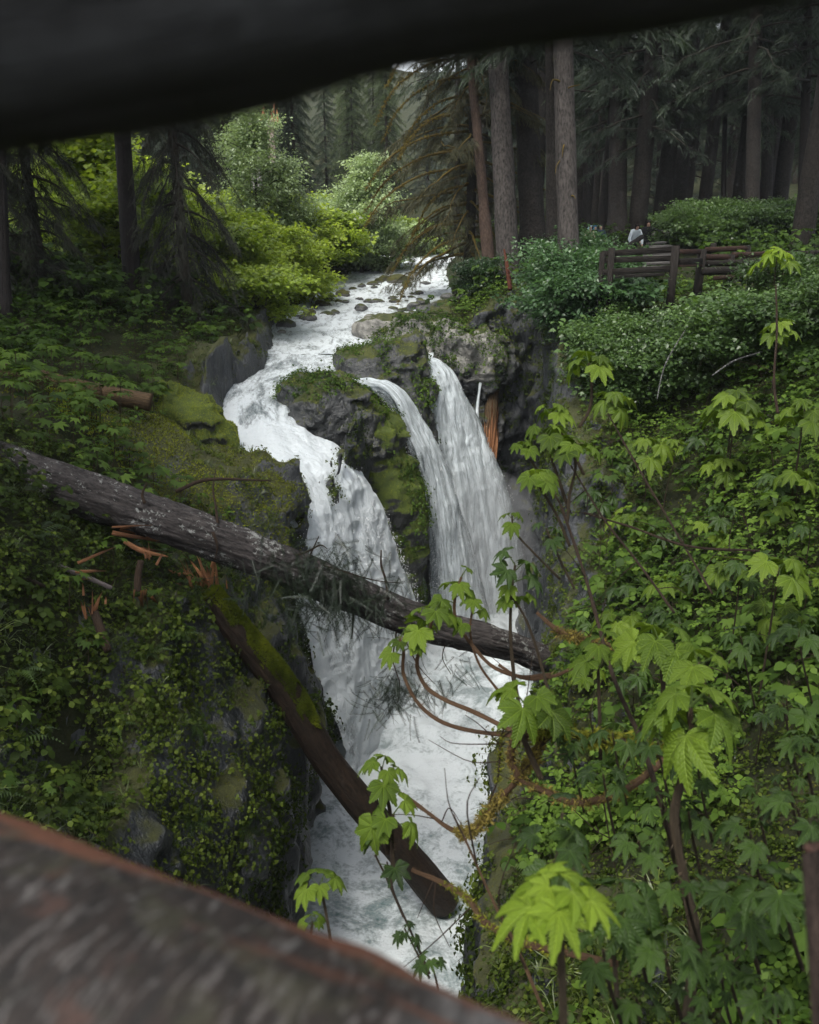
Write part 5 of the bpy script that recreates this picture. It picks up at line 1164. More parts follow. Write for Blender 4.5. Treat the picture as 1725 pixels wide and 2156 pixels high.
bush('alder_tree', 'airy pale green alder standing at the river bend', 'tree', 762, 560, 49, 'alder2', M_ALDER, 1.12, 1.0)
bush('alder_tree', 'grey-green alder with dark crooked stems leaning over the rapids', 'tree', 768, 585, 50, 'maple2', M_ALDER, 1.05, .5)
bush('alder_tree', 'round grey-green alder at the very edge of the far rapids', 'tree', 825, 570, 52, 'maple', M_ALDER, .95, 1.5)
bush('alder_tree', 'small pale bush left of the crooked stems by the bend', 'tree', 718, 580, 52, 'maple2', M_ALDER, .95, 2.5)
LB = [(500, 560, 35, 'maple2', .85, 'lime green maple directly right of the dark drooping conifer'), (560, 590, 36, 'maple', .8, 'broad lime maple below the pale alder'), (640, 590, 42, 'maple2', .9, 'bright yellow-green maple nearest the middle of the left shore'),
      (600, 610, 37, 'maple', .85, 'low lime bush overhanging the left water edge'), (690, 590, 46, 'maple', 1.0, 'yellow-green maple just left of the small pale bush'), (470, 620, 33, 'maple', .9, 'lime bush under the dark drooping conifer boughs'),
      (545, 655, 31, 'shrub2', 1.2, 'low light green shrub over the dark left boulder'), (610, 520, 48, 'maple2', .85, 'yellow-green maple behind, below the broken snag'), (660, 520, 54, 'maple2', .9, 'lime maple set back towards the bend'), (480, 520, 42, 'maple2', .9, 'tall lime maple behind the conifer boughs'),
      (190, 520, 34, 'maple2', 1.35, 'lime maple glowing left of the black trunk'), (140, 500, 38, 'maple2', 1.3, 'lime maple farther left behind the brown conifer'), (240, 560, 31, 'maple', 1.1, 'lime bush right at the foot of the black trunk'), (330, 560, 36, 'maple2', 1.1, 'lime maple seen through the boughs right of the black trunk'),
      (320, 500, 42, 'maple2', 1.1, 'lime maple high behind the black trunk'), (865, 545, 62, 'maple', 1.0, 'far lime bush where the river goes out of sight'), (420, 560, 38, 'maple', .9, 'lime maple behind the drooping conifer'), (640, 625, 38, 'shrub2', 1.15, 'small lime shrub with its leaves above the mossy shore rocks')]
for k, (x, y, t_, key, s_, lab) in enumerate(LB): bush('vine_maple', lab, 'maple', x, y, t_, key, M_LIME, s_, k * 1.1, kw=KW[key])
M_BLUEGREEN = mat_leaf('blue_green_shrub_leaves', (0.018, 0.045, 0.016), (0.045, 0.10, 0.035), (0.09, 0.18, 0.065), trans=.4)  # dark blue-green leaves of the cliff brink shrubs
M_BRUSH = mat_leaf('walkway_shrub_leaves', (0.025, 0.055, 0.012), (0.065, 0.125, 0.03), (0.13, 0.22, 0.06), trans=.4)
RB = [(1090, 600, 27, 'shrub', 1.1), (1130, 620, 26, 'shrub2', 1.1), (1170, 640, 25, 'shrub', 1.1), (1080, 660, 26.5, 'shrub2', .95), (1140, 680, 25, 'shrub', 1.15), (1200, 680, 24, 'shrub2', 1.1), (1100, 730, 25.5, 'shrub', .9), (1160, 740, 24.2, 'shrub', 1.0), (1240, 650, 23.5, 'shrub', 1.1), (1230, 620, 25, 'shrub', 1.1), (1130, 560, 29, 'shrub', 1.1), (1010, 600, 32, 'shrub', .8), (1345, 610, 21, 'shrub', .7), (1340, 575, 21.3, 'shrub', .6)]
for k, (x, y, t_, key, s_) in enumerate(RB): bush('shrub', 'dark blue-green leafy shrub on the brink of the right cliff', 'shrub', x, y, t_, key, M_BLUEGREEN, s_, k * 1.3, 'shrubs along the brink of the right cliff')
for k in range(26):
    x = 1425 + (k % 13) * 27 + rf.rand() * 20; t_ = 35 + (k // 13) * 7 + rf.rand() * 4; bush('shrub', 'mid green shrub in the thicket behind the walkway', 'shrub', x, 500, t_, ['shrub', 'shrub2', 'maple'][k % 3], M_BRUSH, 1.0 if k % 3 < 2 else .6, k * 1.7, 'thicket behind the walkway')

FB = [(a_, b_, c_, d_ * 1.6) for a_, b_, c_, d_ in [(1300, 585, 20.5, .55), (1335, 590, 20, .55), (1370, 600, 19.6, .5), (1405, 605, 19.4, .5), (1445, 610, 19, .5), (1490, 612, 18.6, .5), (1540, 610, 18.2, .5), (1590, 600, 18, .55), (1640, 598, 17.6, .5), (1690, 600, 17.2, .5), (1740, 600, 17, .5), (1320, 560, 20.8, .6), (1360, 565, 20.6, .55), (1560, 585, 19.5, .5), (1660, 575, 19.5, .55)]]
for k, (x, y, t_, s_) in enumerate(FB): bush('shrub', 'leafy shrub growing up in front of the walkway fences', 'shrub', x, y, t_, ['shrub', 'shrub2'][k % 2], M_BRUSH, s_, k * 1.9, 'shrubs in front of the walkway')
# ------------------------------------------------------------------ ground cover on the banks
def sample_mesh(V, T, n, r, wfun=None):
    A = V[T[:, 0]]; E1 = V[T[:, 1]] - A; E2 = V[T[:, 2]] - A; N = np.cross(E1, E2); ar = np.linalg.norm(N, axis=1); N = N / (ar[:, None] + 1e-12)
    w = ar.copy()
    if wfun is not None: w = w * wfun(A, N)
    k = r.choice(len(T), n, p=w / w.sum()); u, v = r.rand(n), r.rand(n); m = u + v > 1; u[m], v[m] = 1 - u[m], 1 - v[m]
    return A[k] + E1[k] * u[:, None] + E2[k] * v[:, None], N[k]
vis = in_view(LV, 120)
VT = LT[vis[LT].any(1)]
def wfac(A, N):
    _, _, t_ = project(A); return 1.0 / np.clip(t_, 5, 30) ** 0.9
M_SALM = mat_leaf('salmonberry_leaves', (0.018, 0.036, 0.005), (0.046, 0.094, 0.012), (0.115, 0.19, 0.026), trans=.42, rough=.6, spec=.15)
M_SALMD = mat_leaf('dark_undergrowth_leaves', (0.014, 0.027, 0.004), (0.045, 0.075, 0.009), (0.115, 0.155, 0.022), trans=.4, rough=.6, spec=.15)  # darker leaf green for creepers, cliff and lower slope plants
M_FERN = mat_leaf('fern_fronds', (0.03, 0.06, 0.01), (0.08, 0.14, 0.025), (0.15, 0.24, 0.05), trans=.4)
M_GRASS = mat_leaf('grass_blades', (0.03, 0.045, 0.01), (0.08, 0.12, 0.025), (0.16, 0.21, 0.05), trans=.35)
def ovate(L, Wd, fold=.12, droop=.25, serr=True):
    return np.array([(0, 0, 0), (.28, .36 * Wd, fold * .5), (.62, .42 * Wd, fold * .35 - droop * .3), (1, 0, -droop), (.62, -.42 * Wd, fold * .35 - droop * .3), (.28, -.36 * Wd, fold * .5), (.45, 0, -droop * .1)]) * L
OV_T = [(0, 1, 6), (1, 2, 6), (2, 3, 6), (3, 4, 6), (4, 5, 6), (5, 0, 6)]
def tri_plant(seed, stems=5, leafL=.085, h=(.12, .5), spread=.16):
    r = np.random.RandomState(seed); g = Geo()
    for i in range(stems):
        a = r.rand() * 6.28; hh = h[0] + (h[1] - h[0]) * r.rand(); top = np.array([math.cos(a) * spread * (.5 + r.rand()), math.sin(a) * spread * (.5 + r.rand()), hh])
        g.add([(0.004, 0, 0), (-.004, 0, 0), tuple(top)], [(0, 1, 2)], -.3)
        yaw = a + r.normal(0, .5); s_ = leafL * (.6 + .7 * r.rand()); tt = r.rand() * .45
        for j, (da, k) in enumerate(((0, 1.0), (1.25, .8), (-1.25, .8))):
            R = euler_mats(np.array([r.normal(0, .25)]), np.array([.1 + r.normal(0, .25)]), np.array([yaw + da]))[0]
            off = np.array([math.cos(yaw), math.sin(yaw), 0]) * (.25 * s_ if j == 0 else 0)
            g.add((ovate(s_ * k, 1.0) @ R.T) + top + off, OV_T, tt + .12 * r.rand())
    return g.arrays()
SAL = [tri_plant(i, 5) for i in range(4)]
SMALL = [tri_plant(i + 20, 6, .048, (.03, .22), .12) for i in range(3)]
def round_clump(seed, n=12, L=.035, spread=.12):
    r = np.random.RandomState(seed); g = Geo()
    for i in range(n):
        a = r.rand() * 6.28; p = np.array([math.cos(a), math.sin(a), 0]) * spread * r.rand() ** .5 + [0, 0, .02 + .08 * r.rand()]; s_ = L * (.6 + .8 * r.rand())
        R = euler_mats(np.array([r.normal(0, .45)]), np.array([r.normal(0, .45)]), np.array([a]))[0]; g.add((ovate(s_, 1.35, .08, .1) @ R.T) + p, OV_T, r.rand() * .5)
    return g.arrays()
RND = [round_clump(i) for i in range(3)]
def fern_t(seed, n=8, L=.55):
    r = np.random.RandomState(seed); g = Geo()
    for i in range(n):
        a = i * 6.28 / n + r.rand() * .5; l = L * (.6 + .5 * r.rand()); d = np.array([math.cos(a), math.sin(a), 0]); sd = np.array([-math.sin(a), math.cos(a), 0]); tt = r.rand() * .4; m = 13
        pr = np.zeros(3)
        for j in range(m):
            f = (j + 1) / m; c = d * l * f * .85 + np.array([0, 0, 1]) * (l * (.75 * f - .75 * f * f)); w = .20 * l * math.sin(math.pi * min(1, f * .85 + .15)) ** .8 * (1.15 - f) + .01
            g.add([pr - sd * .004, pr + sd * .004, c - sd * .004, c + sd * .004], [(0, 1, 3), (0, 3, 2)], tt); pr = c
            for sg in (-1, 1):
                g.add([c - d * .012, c + sd * sg * w + d * w * .35 + [0, 0, -w * .25], c + d * .016], [(0, 1, 2)], tt + .1 * r.rand())
    return g.arrays()
FRN = [fern_t(i) for i in range(3)]
for _q in range(3): V_, T_, C_, M_, U_ = FRN[_q]; FRN[_q] = (np.vstack([V_, [[0, 0, 0], [.004, 0, -.03]]]), np.vstack([T_, [[0, len(V_), len(V_) + 1]]]), np.append(C_, 0), np.append(M_, 0), np.vstack([U_, [[0, 0], [0, 0]]]))
def grass_t(seed, n=16, L=.22):
    r = np.random.RandomState(seed); g = Geo()
    for i in range(n):
        a = r.rand() * 6.28; l = L * (.5 + r.rand()); d = np.array([math.cos(a), math.sin(a), 0]); s_ = np.array([-math.sin(a), math.cos(a), 0]) * .004; b = d * .03 * r.rand()
        m = b + d * l * .35 + [0, 0, l * .55]; e = b + d * l * .9 + [0, 0, l * (.25 + .35 * r.rand())]
        g.add([b - s_, b + s_, m - s_, m + s_, e], [(0, 1, 3), (0, 3, 2), (2, 3, 4)], r.rand() * .6)
    return g.arrays()
GRS = [grass_t(i) for i in range(3)]

M_MOSSG = mat_leaf('ground_moss', (0.025, 0.034, 0.005), (0.07, 0.082, 0.012), (0.17, 0.175, 0.022), trans=.3, rough=.85, spec=.1)
def cover(name, label, mat, tms, n, seed, cond, smin, smax, lean=.35, wf=wfac, tintf=None, sink=.02, src=None):
    r = np.random.RandomState(seed); V, T = (LV, VT) if src is None else src
    P, N = sample_mesh(V, T, n, r, wf); ok = cond(P, N) & in_view(P, 100); P, N = P[ok], N[ok]
    up = N * lean + np.array([0, 0, 1]) * (1 - lean) + r.normal(0, .12, P.shape)
    s_ = smin + (smax - smin) * r.rand(len(P)); big = fbm(P, .5, 3, seed) ; s_ = s_ * (1 + .35 * big) * (np.clip(project(P)[2] / 15, .35, 1) if smax < .1 else 1)
    tn = .35 * r.rand(len(P)) + .45 * fbm(P, .35, 3, seed + 1) + .12
    M = frame_mats(up, r.rand(len(P)) * 6.28, s_); k = r.randint(0, len(tms), len(P)); g = Geo()
    for q in range(len(tms)):
        w = k == q; g.stamp(tms[q], M[w], P[w] - N[w] * sink, tn[w])
    o = ob(name, g.mesh(name, mat)); tag(o, label, name.replace('_', ' '), kind='stuff'); return len(P)
def gd(P): _, a, b = ground(P[:, 0], P[:, 1], True); return a, b
def c_right(P, N): a, b = gd(P); return (P[:, 0] > 0) & (a > .0 + .4 * fbm(P, .9, 3, 2)) & (b > .8) & (N[:, 2] > .2) & (fbm(P, .55, 3, 40) > -.38 + .45 * sstep(11, 5, P[:, 1]))
def c_left_up(P, N): a, b = gd(P); return (P[:, 0] < 0) & (P[:, 1] > 12.5) & (b > .7) & (a > .5) & (N[:, 2] > .3) & ((fbm(P, .6, 3, 41) > -.2)) & ~((np.abs(P[:, 0] + 4.6) < 1.2) & (np.abs(P[:, 1] - 18) < 1.9))
def c_left_low(P, N): a, b = gd(P); return (P[:, 0] < 0) & (P[:, 1] < 14) & (a > .25) & (N[:, 2] > .15) & (fbm(P, .7, 3, 42) > -.28)
def c_rock(P, N): a, b = gd(P); return ((a < 1.5) | (b < 1.4)) & (N[:, 2] > .35) & (P[:, 2] > -9) & (fbm(P, 1.1, 3, 43) > .08)
def c_cliff(P, N): a, b = gd(P); return (a < .8) & (N[:, 2] < .6) & (P[:, 2] > -11.5 + 2.0 * (P[:, 0] > 0)) & (fbm(P, .8, 3, 44) > -.16)
cover('right_undergrowth', 'dense small-leaved undergrowth covering the right slope', M_SALM, SAL, 24000, 1, c_right, .6, 1.15)
cover('right_creeping_leaves', 'small round dark leaves creeping over the soil of the right slope', M_SALMD, RND, 15000, 71, lambda P, N: (P[:, 0] > 0) & (gd(P)[0] > -.1) & (gd(P)[1] > .8) & (N[:, 2] > .1), .6, 1.1, lean=.8, wf=lambda A, N: 1 / np.clip(project(A)[2], 3, 30) ** 1.8)
cover('tall_undergrowth', 'taller broad leaves standing out of the right slope', M_SALM, SAL, 1800, 72, c_right, 1.3, 2.1)
cover('left_undergrowth', 'leafy undergrowth covering the upper left bank', M_SALM, SAL, 6500, 2, c_left_up, .7, 1.2)
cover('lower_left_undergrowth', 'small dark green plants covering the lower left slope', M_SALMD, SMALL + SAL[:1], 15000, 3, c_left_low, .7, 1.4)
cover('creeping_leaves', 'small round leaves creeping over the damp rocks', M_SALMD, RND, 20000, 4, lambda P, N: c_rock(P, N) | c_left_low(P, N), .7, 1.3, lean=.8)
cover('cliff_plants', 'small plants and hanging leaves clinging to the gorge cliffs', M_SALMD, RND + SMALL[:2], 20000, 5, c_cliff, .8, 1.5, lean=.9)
cover('grass_tufts', 'thin grass tufts among the moss of the slopes', M_GRASS, GRS, 5200, 6, lambda P, N: (c_left_low(P, N) | c_rock(P, N)), .6, 1.2, lean=.5)
def c_moss(P, N): a, b = gd(P); return (np.hypot(P[:, 0] + 4.6, P[:, 1] - 17.6) < 2.6) & (N[:, 2] > .3) & (fbm(P, 1.5, 3, 49) > -.3) | ((a > .1) | (b > .2)) & (N[:, 2] > .2) & (P[:, 2] > -9.5) & (fbm(P, .9, 3, 46) > -.02)
cover('moss_cover', 'moss carpeting rocks and slopes', M_MOSSG, [TM_TUFT], 50000, 7, c_moss, .025, .065, lean=.9, sink=.005, wf=lambda A, N: (1 / np.clip(project(A)[2], 5, 30) ** 1.2) * (1 + 4 * (np.hypot(A[:, 0] + 4.6, A[:, 1] - 17.6) < 2.6)))
cover('golden_moss', 'golden green moss cushions over the rock promontory left of the chute', M_MOSS, [TM_TUFT], 26000, 61, lambda P, N: (N[:, 2] > .25) & (fbm(P, 1.3, 3, 49) > -.22) & (P[:, 2] > -8), .025, .06, lean=.9, sink=.005, wf=lambda A, N: 1.0 * (np.hypot(A[:, 0] + 4.7, A[:, 1] - 17.8) < 3.0))
for k, (V, T) in enumerate(RV[:5]):
    cover('outcrop_moss', 'moss and low leaves growing on a rock outcrop in the falls', M_MOSS, [TM_TUFT], 9000, 20 + k, lambda P, N: (N[:, 2] > .05) & (fbm(P, 1.0, 3, 47) > -.05), .02, .06, lean=.9, wf=None, src=(V, T))
    cover('outcrop_leaves', 'green leaf clumps rooted on a rock outcrop in the falls', M_SALM, RND + SMALL[:1], 2200, 30 + k, lambda P, N: (N[:, 2] > .0) & ~((P[:, 1] < 23.2) & (P[:, 2] < -5.5)) & (fbm(P, .8, 3, 48 + k) > .02), .7, 1.5, lean=.7, wf=None, src=(V, T))
V, T = RV[6]; cover('golden_moss', 'golden moss thick on the round rock', M_MOSS, [TM_TUFT], 14000, 60, lambda P, N: N[:, 2] > -.1, .025, .06, lean=.9, wf=None, src=(V, T))
# distant undergrowth on the wider ground
r = np.random.RandomState(9); n = 2800; tt_ = 24 + 50 * r.rand(n) ** 1.3; xx_ = -200 + 2200 * r.rand(n); P = np.array([W(a, 560, b) for a, b in zip(xx_, tt_)]); P[:, 2], a_, b_ = ground(P[:, 0], P[:, 1]); m = (b_ > .6) & (a_ > .3) & ~((P[:, 0] > 5) & (P[:, 0] < 12) & (P[:, 1] < 40) & (P[:, 1] > 23) & (r.rand(n) < .8)); P = P[m]
g = Geo(); k = r.randint(0, 3, len(P))
for q in range(3): w = k == q; g.stamp(SAL[q], euler_mats(r.normal(0, .2, w.sum()), r.normal(0, .2, w.sum()), r.rand(w.sum()) * 6, 1.6 + 1.6 * r.rand(w.sum())), P[w], .3 * r.rand(w.sum()))
tag(ob('forest_undergrowth', g.mesh('forest_undergrowth', M_SALM)), 'undergrowth on the forest floor beyond the banks', 'undergrowth', kind='stuff')
# bare twigs tangled over the right slope
def rand_twigs(n, seed, cond, L=(.5, 1.6), rad=.006):
    r = np.random.RandomState(seed); P, N = sample_mesh(LV, VT, n * 5, r, wfac); ok = cond(P, N); P, N = P[ok][:n], N[ok][:n]; g = Geo()
    for p, nn in zip(P, N):
        l = L[0] + (L[1] - L[0]) * r.rand(); d = r.normal(0, 1, 3); d[2] = abs(d[2]) * .35; d -= nn * np.dot(d, nn) * .6; d /= np.linalg.norm(d)
        q = [p, p + d * l * .4 + r.normal(0, .06, 3) + [0, 0, .12], p + d * l * .75 + r.normal(0, .08, 3) + [0, 0, .22], p + d * l + r.normal(0, .1, 3) + [0, 0, .2]]
        V, T, uv = tube(smooth_path(q, 9), [rad * (1 + r.rand()), rad * .4], 4, cap=False); g.add(V, T, .5, 0, uv)
    return g
tag(ob('bare_twigs', rand_twigs(420, 3, c_right).mesh('bare_twigs', M_TWIG, True)), 'dark bare twigs tangled through the right slope', 'twigs', kind='stuff')
tag(ob('dead_twigs', rand_twigs(160, 4, c_left_low, (.3, .9), .005).mesh('dead_twigs', M_TWIG, True)), 'dead twigs strewn over the lower left slope', 'twigs', kind='stuff')

# ferns, each a plant of its own
me_f = []
for q in range(3): g = Geo(); g.add(*FRN[q][:2], FRN[q][2]); me_f.append(g.mesh('fern', M_FERN))
def scatter_things(name, meshes, label, cat, group, n, seed, cond, smin, smax, lean=.2, mind=.3, tries=60):
    r = np.random.RandomState(seed); P, N = sample_mesh(LV, VT, n * tries, r,  lambda A, N: 1 / np.clip(project(A)[2], 5, 40)); ok = cond(P, N) & in_view(P, 40); P, N = P[ok], N[ok]; put = []
    for p, nn in zip(P, N):
        if len(put) >= n: break
        if put and np.min(np.linalg.norm(np.array(put) - p, axis=1)) < mind: continue
        put.append(p); up = nn * lean + np.array([0, 0, 1]) * (1 - lean); R = frame_mats(up[None], np.array([r.rand() * 6.28]))[0]
        o = ob(name, meshes[r.randint(len(meshes))]); o.matrix_world = Matrix.Translation(p) @ Matrix(R).to_4x4() @ Matrix.Scale(smin + (smax - smin) * r.rand(), 4); tag(o, label, cat, group)
    return put
scatter_things('fern', me_f, 'green fern rosette among the small plants of the lower left slope', 'fern', 'ferns of the lower left slope', 34, 5, c_left_low, .55, 1.0, mind=.6)
scatter_things('fern', me_f, 'fern hanging out of the undergrowth of the right bank', 'fern', 'ferns of the right bank', 48, 6, c_right, .6, 1.2, mind=.6)
scatter_things('fern', me_f, 'dim fern hanging from the cliff', 'fern', 'ferns hanging on the cliffs', 26, 7, lambda P, N: c_cliff(P, N) & (P[:, 2] > -9), .6, 1.0, lean=.8, mind=.6)

# ------------------------------------------------------------------ devil's club
LOBES = [(0, 1.0), (.72, .93), (-.72, .93), (1.42, .74), (-1.42, .74), (2.15, .50), (-2.15, .50)]
def palm_leaf(seed, nb=12, rings=4, droop=.30, relief=.05, serr=.05, sin0=.42):
    """a seven-lobed toothed blade, attached at the origin, main lobe along +x; UV = (offset from the lobe's rib, distance along it)"""
    r = np.random.RandomState(seed); lob = sorted([(a + r.normal(0, .03), l * (1 + r.normal(0, .04))) for a, l in LOBES]); A = [a for a, _ in lob]
    bnd = [A[0] - .50] + [(A[i] + A[i + 1]) / 2 for i in range(6)] + [A[6] + .50]; sin_r = [.12] + [sin0 + .06 * r.rand() for _ in range(6)] + [.12]
    th, rad, rib = [], [], []
    for i, (a, l) in enumerate(lob):
        for k in range(nb):
            u = -1 + 2 * k / nb; hi = (bnd[i + 1] - a) if u > 0 else (a - bnd[i]); s_ = sin_r[i + 1] if u > 0 else sin_r[i]
            q = abs(u); rr_ = s_ + (l - s_) * (1 - q ** .75) * (1 + .25 * math.sin(q * math.pi)); rr_ *= 1 + serr * (1 if k % 2 else -1) * (1 if q > .05 else 0)
            th.append(a + u * hi); rad.append(rr_); rib.append(a)
    th.append(bnd[7]); rad.append(.12); rib.append(lob[6][0])
    th, rad, rib = map(np.array, (th, rad, rib)); n = len(th); V = [(0, 0, 0)]; U = [(0, 0)]
    for j in range(1, rings + 1):
        f = (j / rings) ** .85
        for k in range(n):
            R_ = rad[k] * f; d = th[k] - rib[k]; off = R_ * math.sin(d); al = R_ * math.cos(d)
            z = -droop * R_ ** 1.8 * (1 + .3 * math.cos(th[k])) - relief * (1 - 1) + relief * 2.2 * min(abs(d) / .36, 1.0) * min(R_ * 2, 1) - (.05 * (R_ > .7 * rad[k]) * (k % 2)) * .3
            V.append((R_ * math.cos(th[k]), R_ * math.sin(th[k]), z)); U.append((off, al + rib[k] * 3.1))
    T = []
    for k in range(n - 1):
        T.append((0, 1 + k, 2 + k))
        for j in range(rings - 1): a, b = 1 + j * n + k, 1 + j * n + k + 1; T += [(a, a + n, b + n), (a, b + n, b)]
    V = np.array(V); V[:, 2] += fbm(V + seed, 2.5, 2, seed) * .05
    return V, T, np.array(U)
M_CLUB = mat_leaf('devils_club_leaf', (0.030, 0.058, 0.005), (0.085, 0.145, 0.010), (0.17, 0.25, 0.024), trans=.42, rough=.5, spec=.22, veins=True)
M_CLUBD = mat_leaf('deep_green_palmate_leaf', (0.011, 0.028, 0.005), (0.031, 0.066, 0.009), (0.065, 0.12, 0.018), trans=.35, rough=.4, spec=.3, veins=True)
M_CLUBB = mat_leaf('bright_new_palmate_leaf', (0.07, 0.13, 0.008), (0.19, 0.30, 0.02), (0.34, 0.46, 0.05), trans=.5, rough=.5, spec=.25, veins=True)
LEAFM = {}
for nm, mt in (('c', M_CLUB), ('d', M_CLUBD), ('b', M_CLUBB)):
    for q in range(4):
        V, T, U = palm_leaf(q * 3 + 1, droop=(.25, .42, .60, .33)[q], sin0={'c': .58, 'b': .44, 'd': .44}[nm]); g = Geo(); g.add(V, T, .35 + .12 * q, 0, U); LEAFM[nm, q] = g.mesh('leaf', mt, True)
M_STEM = mat_bark('spiny_stem', (0.018, 0.014, 0.010), (0.075, 0.055, 0.032), grain=12)
M_GSTEM = mat_bark('green_stalk', (0.04, 0.07, 0.015), (0.11, 0.17, 0.04), grain=12)
M_OSTEM = mat_bark('orange_brown_stem', (0.035, 0.019, 0.010), (0.17, 0.10, 0.055), grain=12, moss_amt=.02)
def spines(g, P, rad, n, r, L=1.0, mat=0):
    k = r.randint(0, len(P), n); a = r.normal(0, 1, (n, 3)); a /= np.linalg.norm(a, axis=1, keepdims=True)
    s_ = np.array([(0, .12, 0), (0, -.12, 0), (1, 0, 0)]); g.stamp((s_, np.array([(0, 1, 2)]), np.array([.4]), np.array([mat]), np.zeros((3, 2))), dir_mats(a, r.rand(n), rad * 1.6 * L * (.5 + r.rand(n))), P[k] + a * rad * .7)
def club(label, stem, leafL, n, tone='c', seed=0, group=None, r0=.010, droop=.35, petiole=.95, stemmat=None, spread=1.0, facing=None, elev=.45, name='devils_club'):
    """stem: world points from the root to the growing tip; n leaves round the tip"""
    r = np.random.RandomState(seed + 100); B = np.array(stem[0]); t = thing(name, label, 'plant', B, group)
    P = smooth_path(np.array(stem) - B, 26); g = Geo(); V, T, uv = tube(P, [r0 * 1.15, r0, r0 * .75], 8, noise=.2, nf=20); g.add(V, T, .5, 0, uv); spines(g, P, r0, 90, r)
    top = P[-1]; a0 = r.rand() * 6.28
    for i in range(n):
        f = i / max(1, n); a = a0 + i * 2.4 + r.normal(0, .2); e = elev + .5 * f * (1 - .3 * r.rand()); pl = leafL * petiole * (1.0 - .35 * f) * (.85 + .3 * r.rand()) * spread
        d = np.array([math.cos(a) * math.cos(e), math.sin(a) * math.cos(e), math.sin(e)]); b = P[-1 - min(8, int((1 - f) * 5))]
        q = smooth_path([b, b + d * pl * .55 + [0, 0, .04 * pl], b + d * pl], 7); V, T, uv = tube(q, [r0 * .38, r0 * .26], 5, cap=False); g.add(V, T, .5, 1, uv); spines(g, q, r0 * .3, 16, r, 1.2, 1)
        tip = q[-1]; s_ = leafL * (1.05 - .38 * f) * (.85 + .3 * r.rand()); out = np.array([math.cos(a), math.sin(a), -.22 - droop * (1 - f) * (.7 + .6 * r.rand())])
        if facing is not None and i % 2 == 0: out = out + np.array([0, -.35, -.1]) * facing
        R = dir_mats(out[None], np.array([r.normal(0, .22)]), np.array([s_]))[0]
        o = ob('leaf', LEAFM[tone, r.randint(4)], t); o.matrix_local = Matrix.Translation(tip) @ Matrix(R).to_4x4()
    ob('stem', g.mesh('stem', [stemmat or M_STEM, M_GSTEM], True), t)
    return t
def S(*pts): return [W(*p) for p in pts]
def Lf(span, t_): return span / 1725 * t_ * .34
def to_ground(px, py, t_, dx=.1, dy=.15):
    p = W(px, py, t_); x, y = p[0] + dx, p[1] + dy; z = ground_z(x, y)[0] - .05
    return [np.array([x, y, z]), np.array([x - dx * .3, y - dy * .3, (z * .45 + p[2] * .55)]), p]
# low-poly whole plants for the left bank and the far slopes, each an object of its own
def mini_club(seed, n=6, h=.8, L=.26):
    r = np.random.RandomState(seed); g = Geo(); V, T, uv = tube(smooth_path([(0, 0, -.1), (r.normal(0, .05), r.normal(0, .05), h * .5), (0, 0, h)], 4), [.014, .009], 4, cap=False); g.add(V, T, .2, 1)
    for i in range(n):
        a = i * 6.28 / n + r.normal(0, .3); pl = L * (.7 + .4 * r.rand()); d = np.array([math.cos(a), math.sin(a), 0]); c = np.array([0, 0, h + .10 * r.rand()]) + d * pl
        g.add([(0, .004, h - .05), (0, -.004, h - .05), tuple(c)], [(0, 1, 2)], .3, 1)
        pts = [(0, 0, 0)]; B_ = [(.0, 1.0), (.36, .5), (.72, .92), (1.07, .46), (1.42, .74), (1.8, .38), (2.15, .5), (2.7, .12)]
        full = [(-b, q) for b, q in B_[::-1]][:-1] + B_
        for b, q in full: pts.append((q * math.cos(b), q * math.sin(b), -.32 * q ** 1.7 + (.04 if abs(q - .45) < .12 else 0)))
        R = euler_mats(np.array([r.normal(0, .15)]), np.array([.12 + .2 * r.rand()]), np.array([a]))[0]; s_ = L * (.8 + .35 * r.rand())
        g.add((np.array(pts) * s_) @ R.T + c, [(0, k, k + 1) for k in range(1, len(pts) - 1)], .25 + .4 * r.rand(), 0)
    return g
M_CLUBM = mat_leaf('devils_club_far_leaf', (0.020, 0.046, 0.006), (0.060, 0.112, 0.012), (0.125, 0.20, 0.025), trans=.42, rough=.55, spec=.2)
MINI = [mini_club(i, 5 + i % 3, .6 + .12 * i).mesh('devils_club', [M_CLUBM, M_STEM]) for i in range(5)]
scatter_things('devils_club', MINI, "broad-leaved devil's club plant in the mass covering the upper left bank", 'plant', "devil's clubs of the upper left bank", 150, 8, lambda P, N: c_left_up(P, N) & (P[:, 0] < -4.6), .5, .85, mind=.24)
scatter_things('devils_club', MINI, "young devil's club plant scattered on the lower left slope", 'plant', "devil's clubs of the lower left slope", 14, 9, c_left_low, .35, .6, mind=.7)
scatter_things('devils_club', MINI, "devil's club plant standing out of the undergrowth of the right slope", 'plant', "devil's clubs of the right slope", 46, 10, c_right, .45, .85, mind=.5)
scatter_things('devils_club', MINI, "small devil's club on the brink of the right cliff", 'plant', "devil's clubs along the right brink", 18, 11, lambda P, N: (P[:, 0] > 0) & (gd(P)[0] < 1.2) & (gd(P)[0] > .1) & (P[:, 1] > 14) & (N[:, 2] > .2), .5, .9, mind=.5)

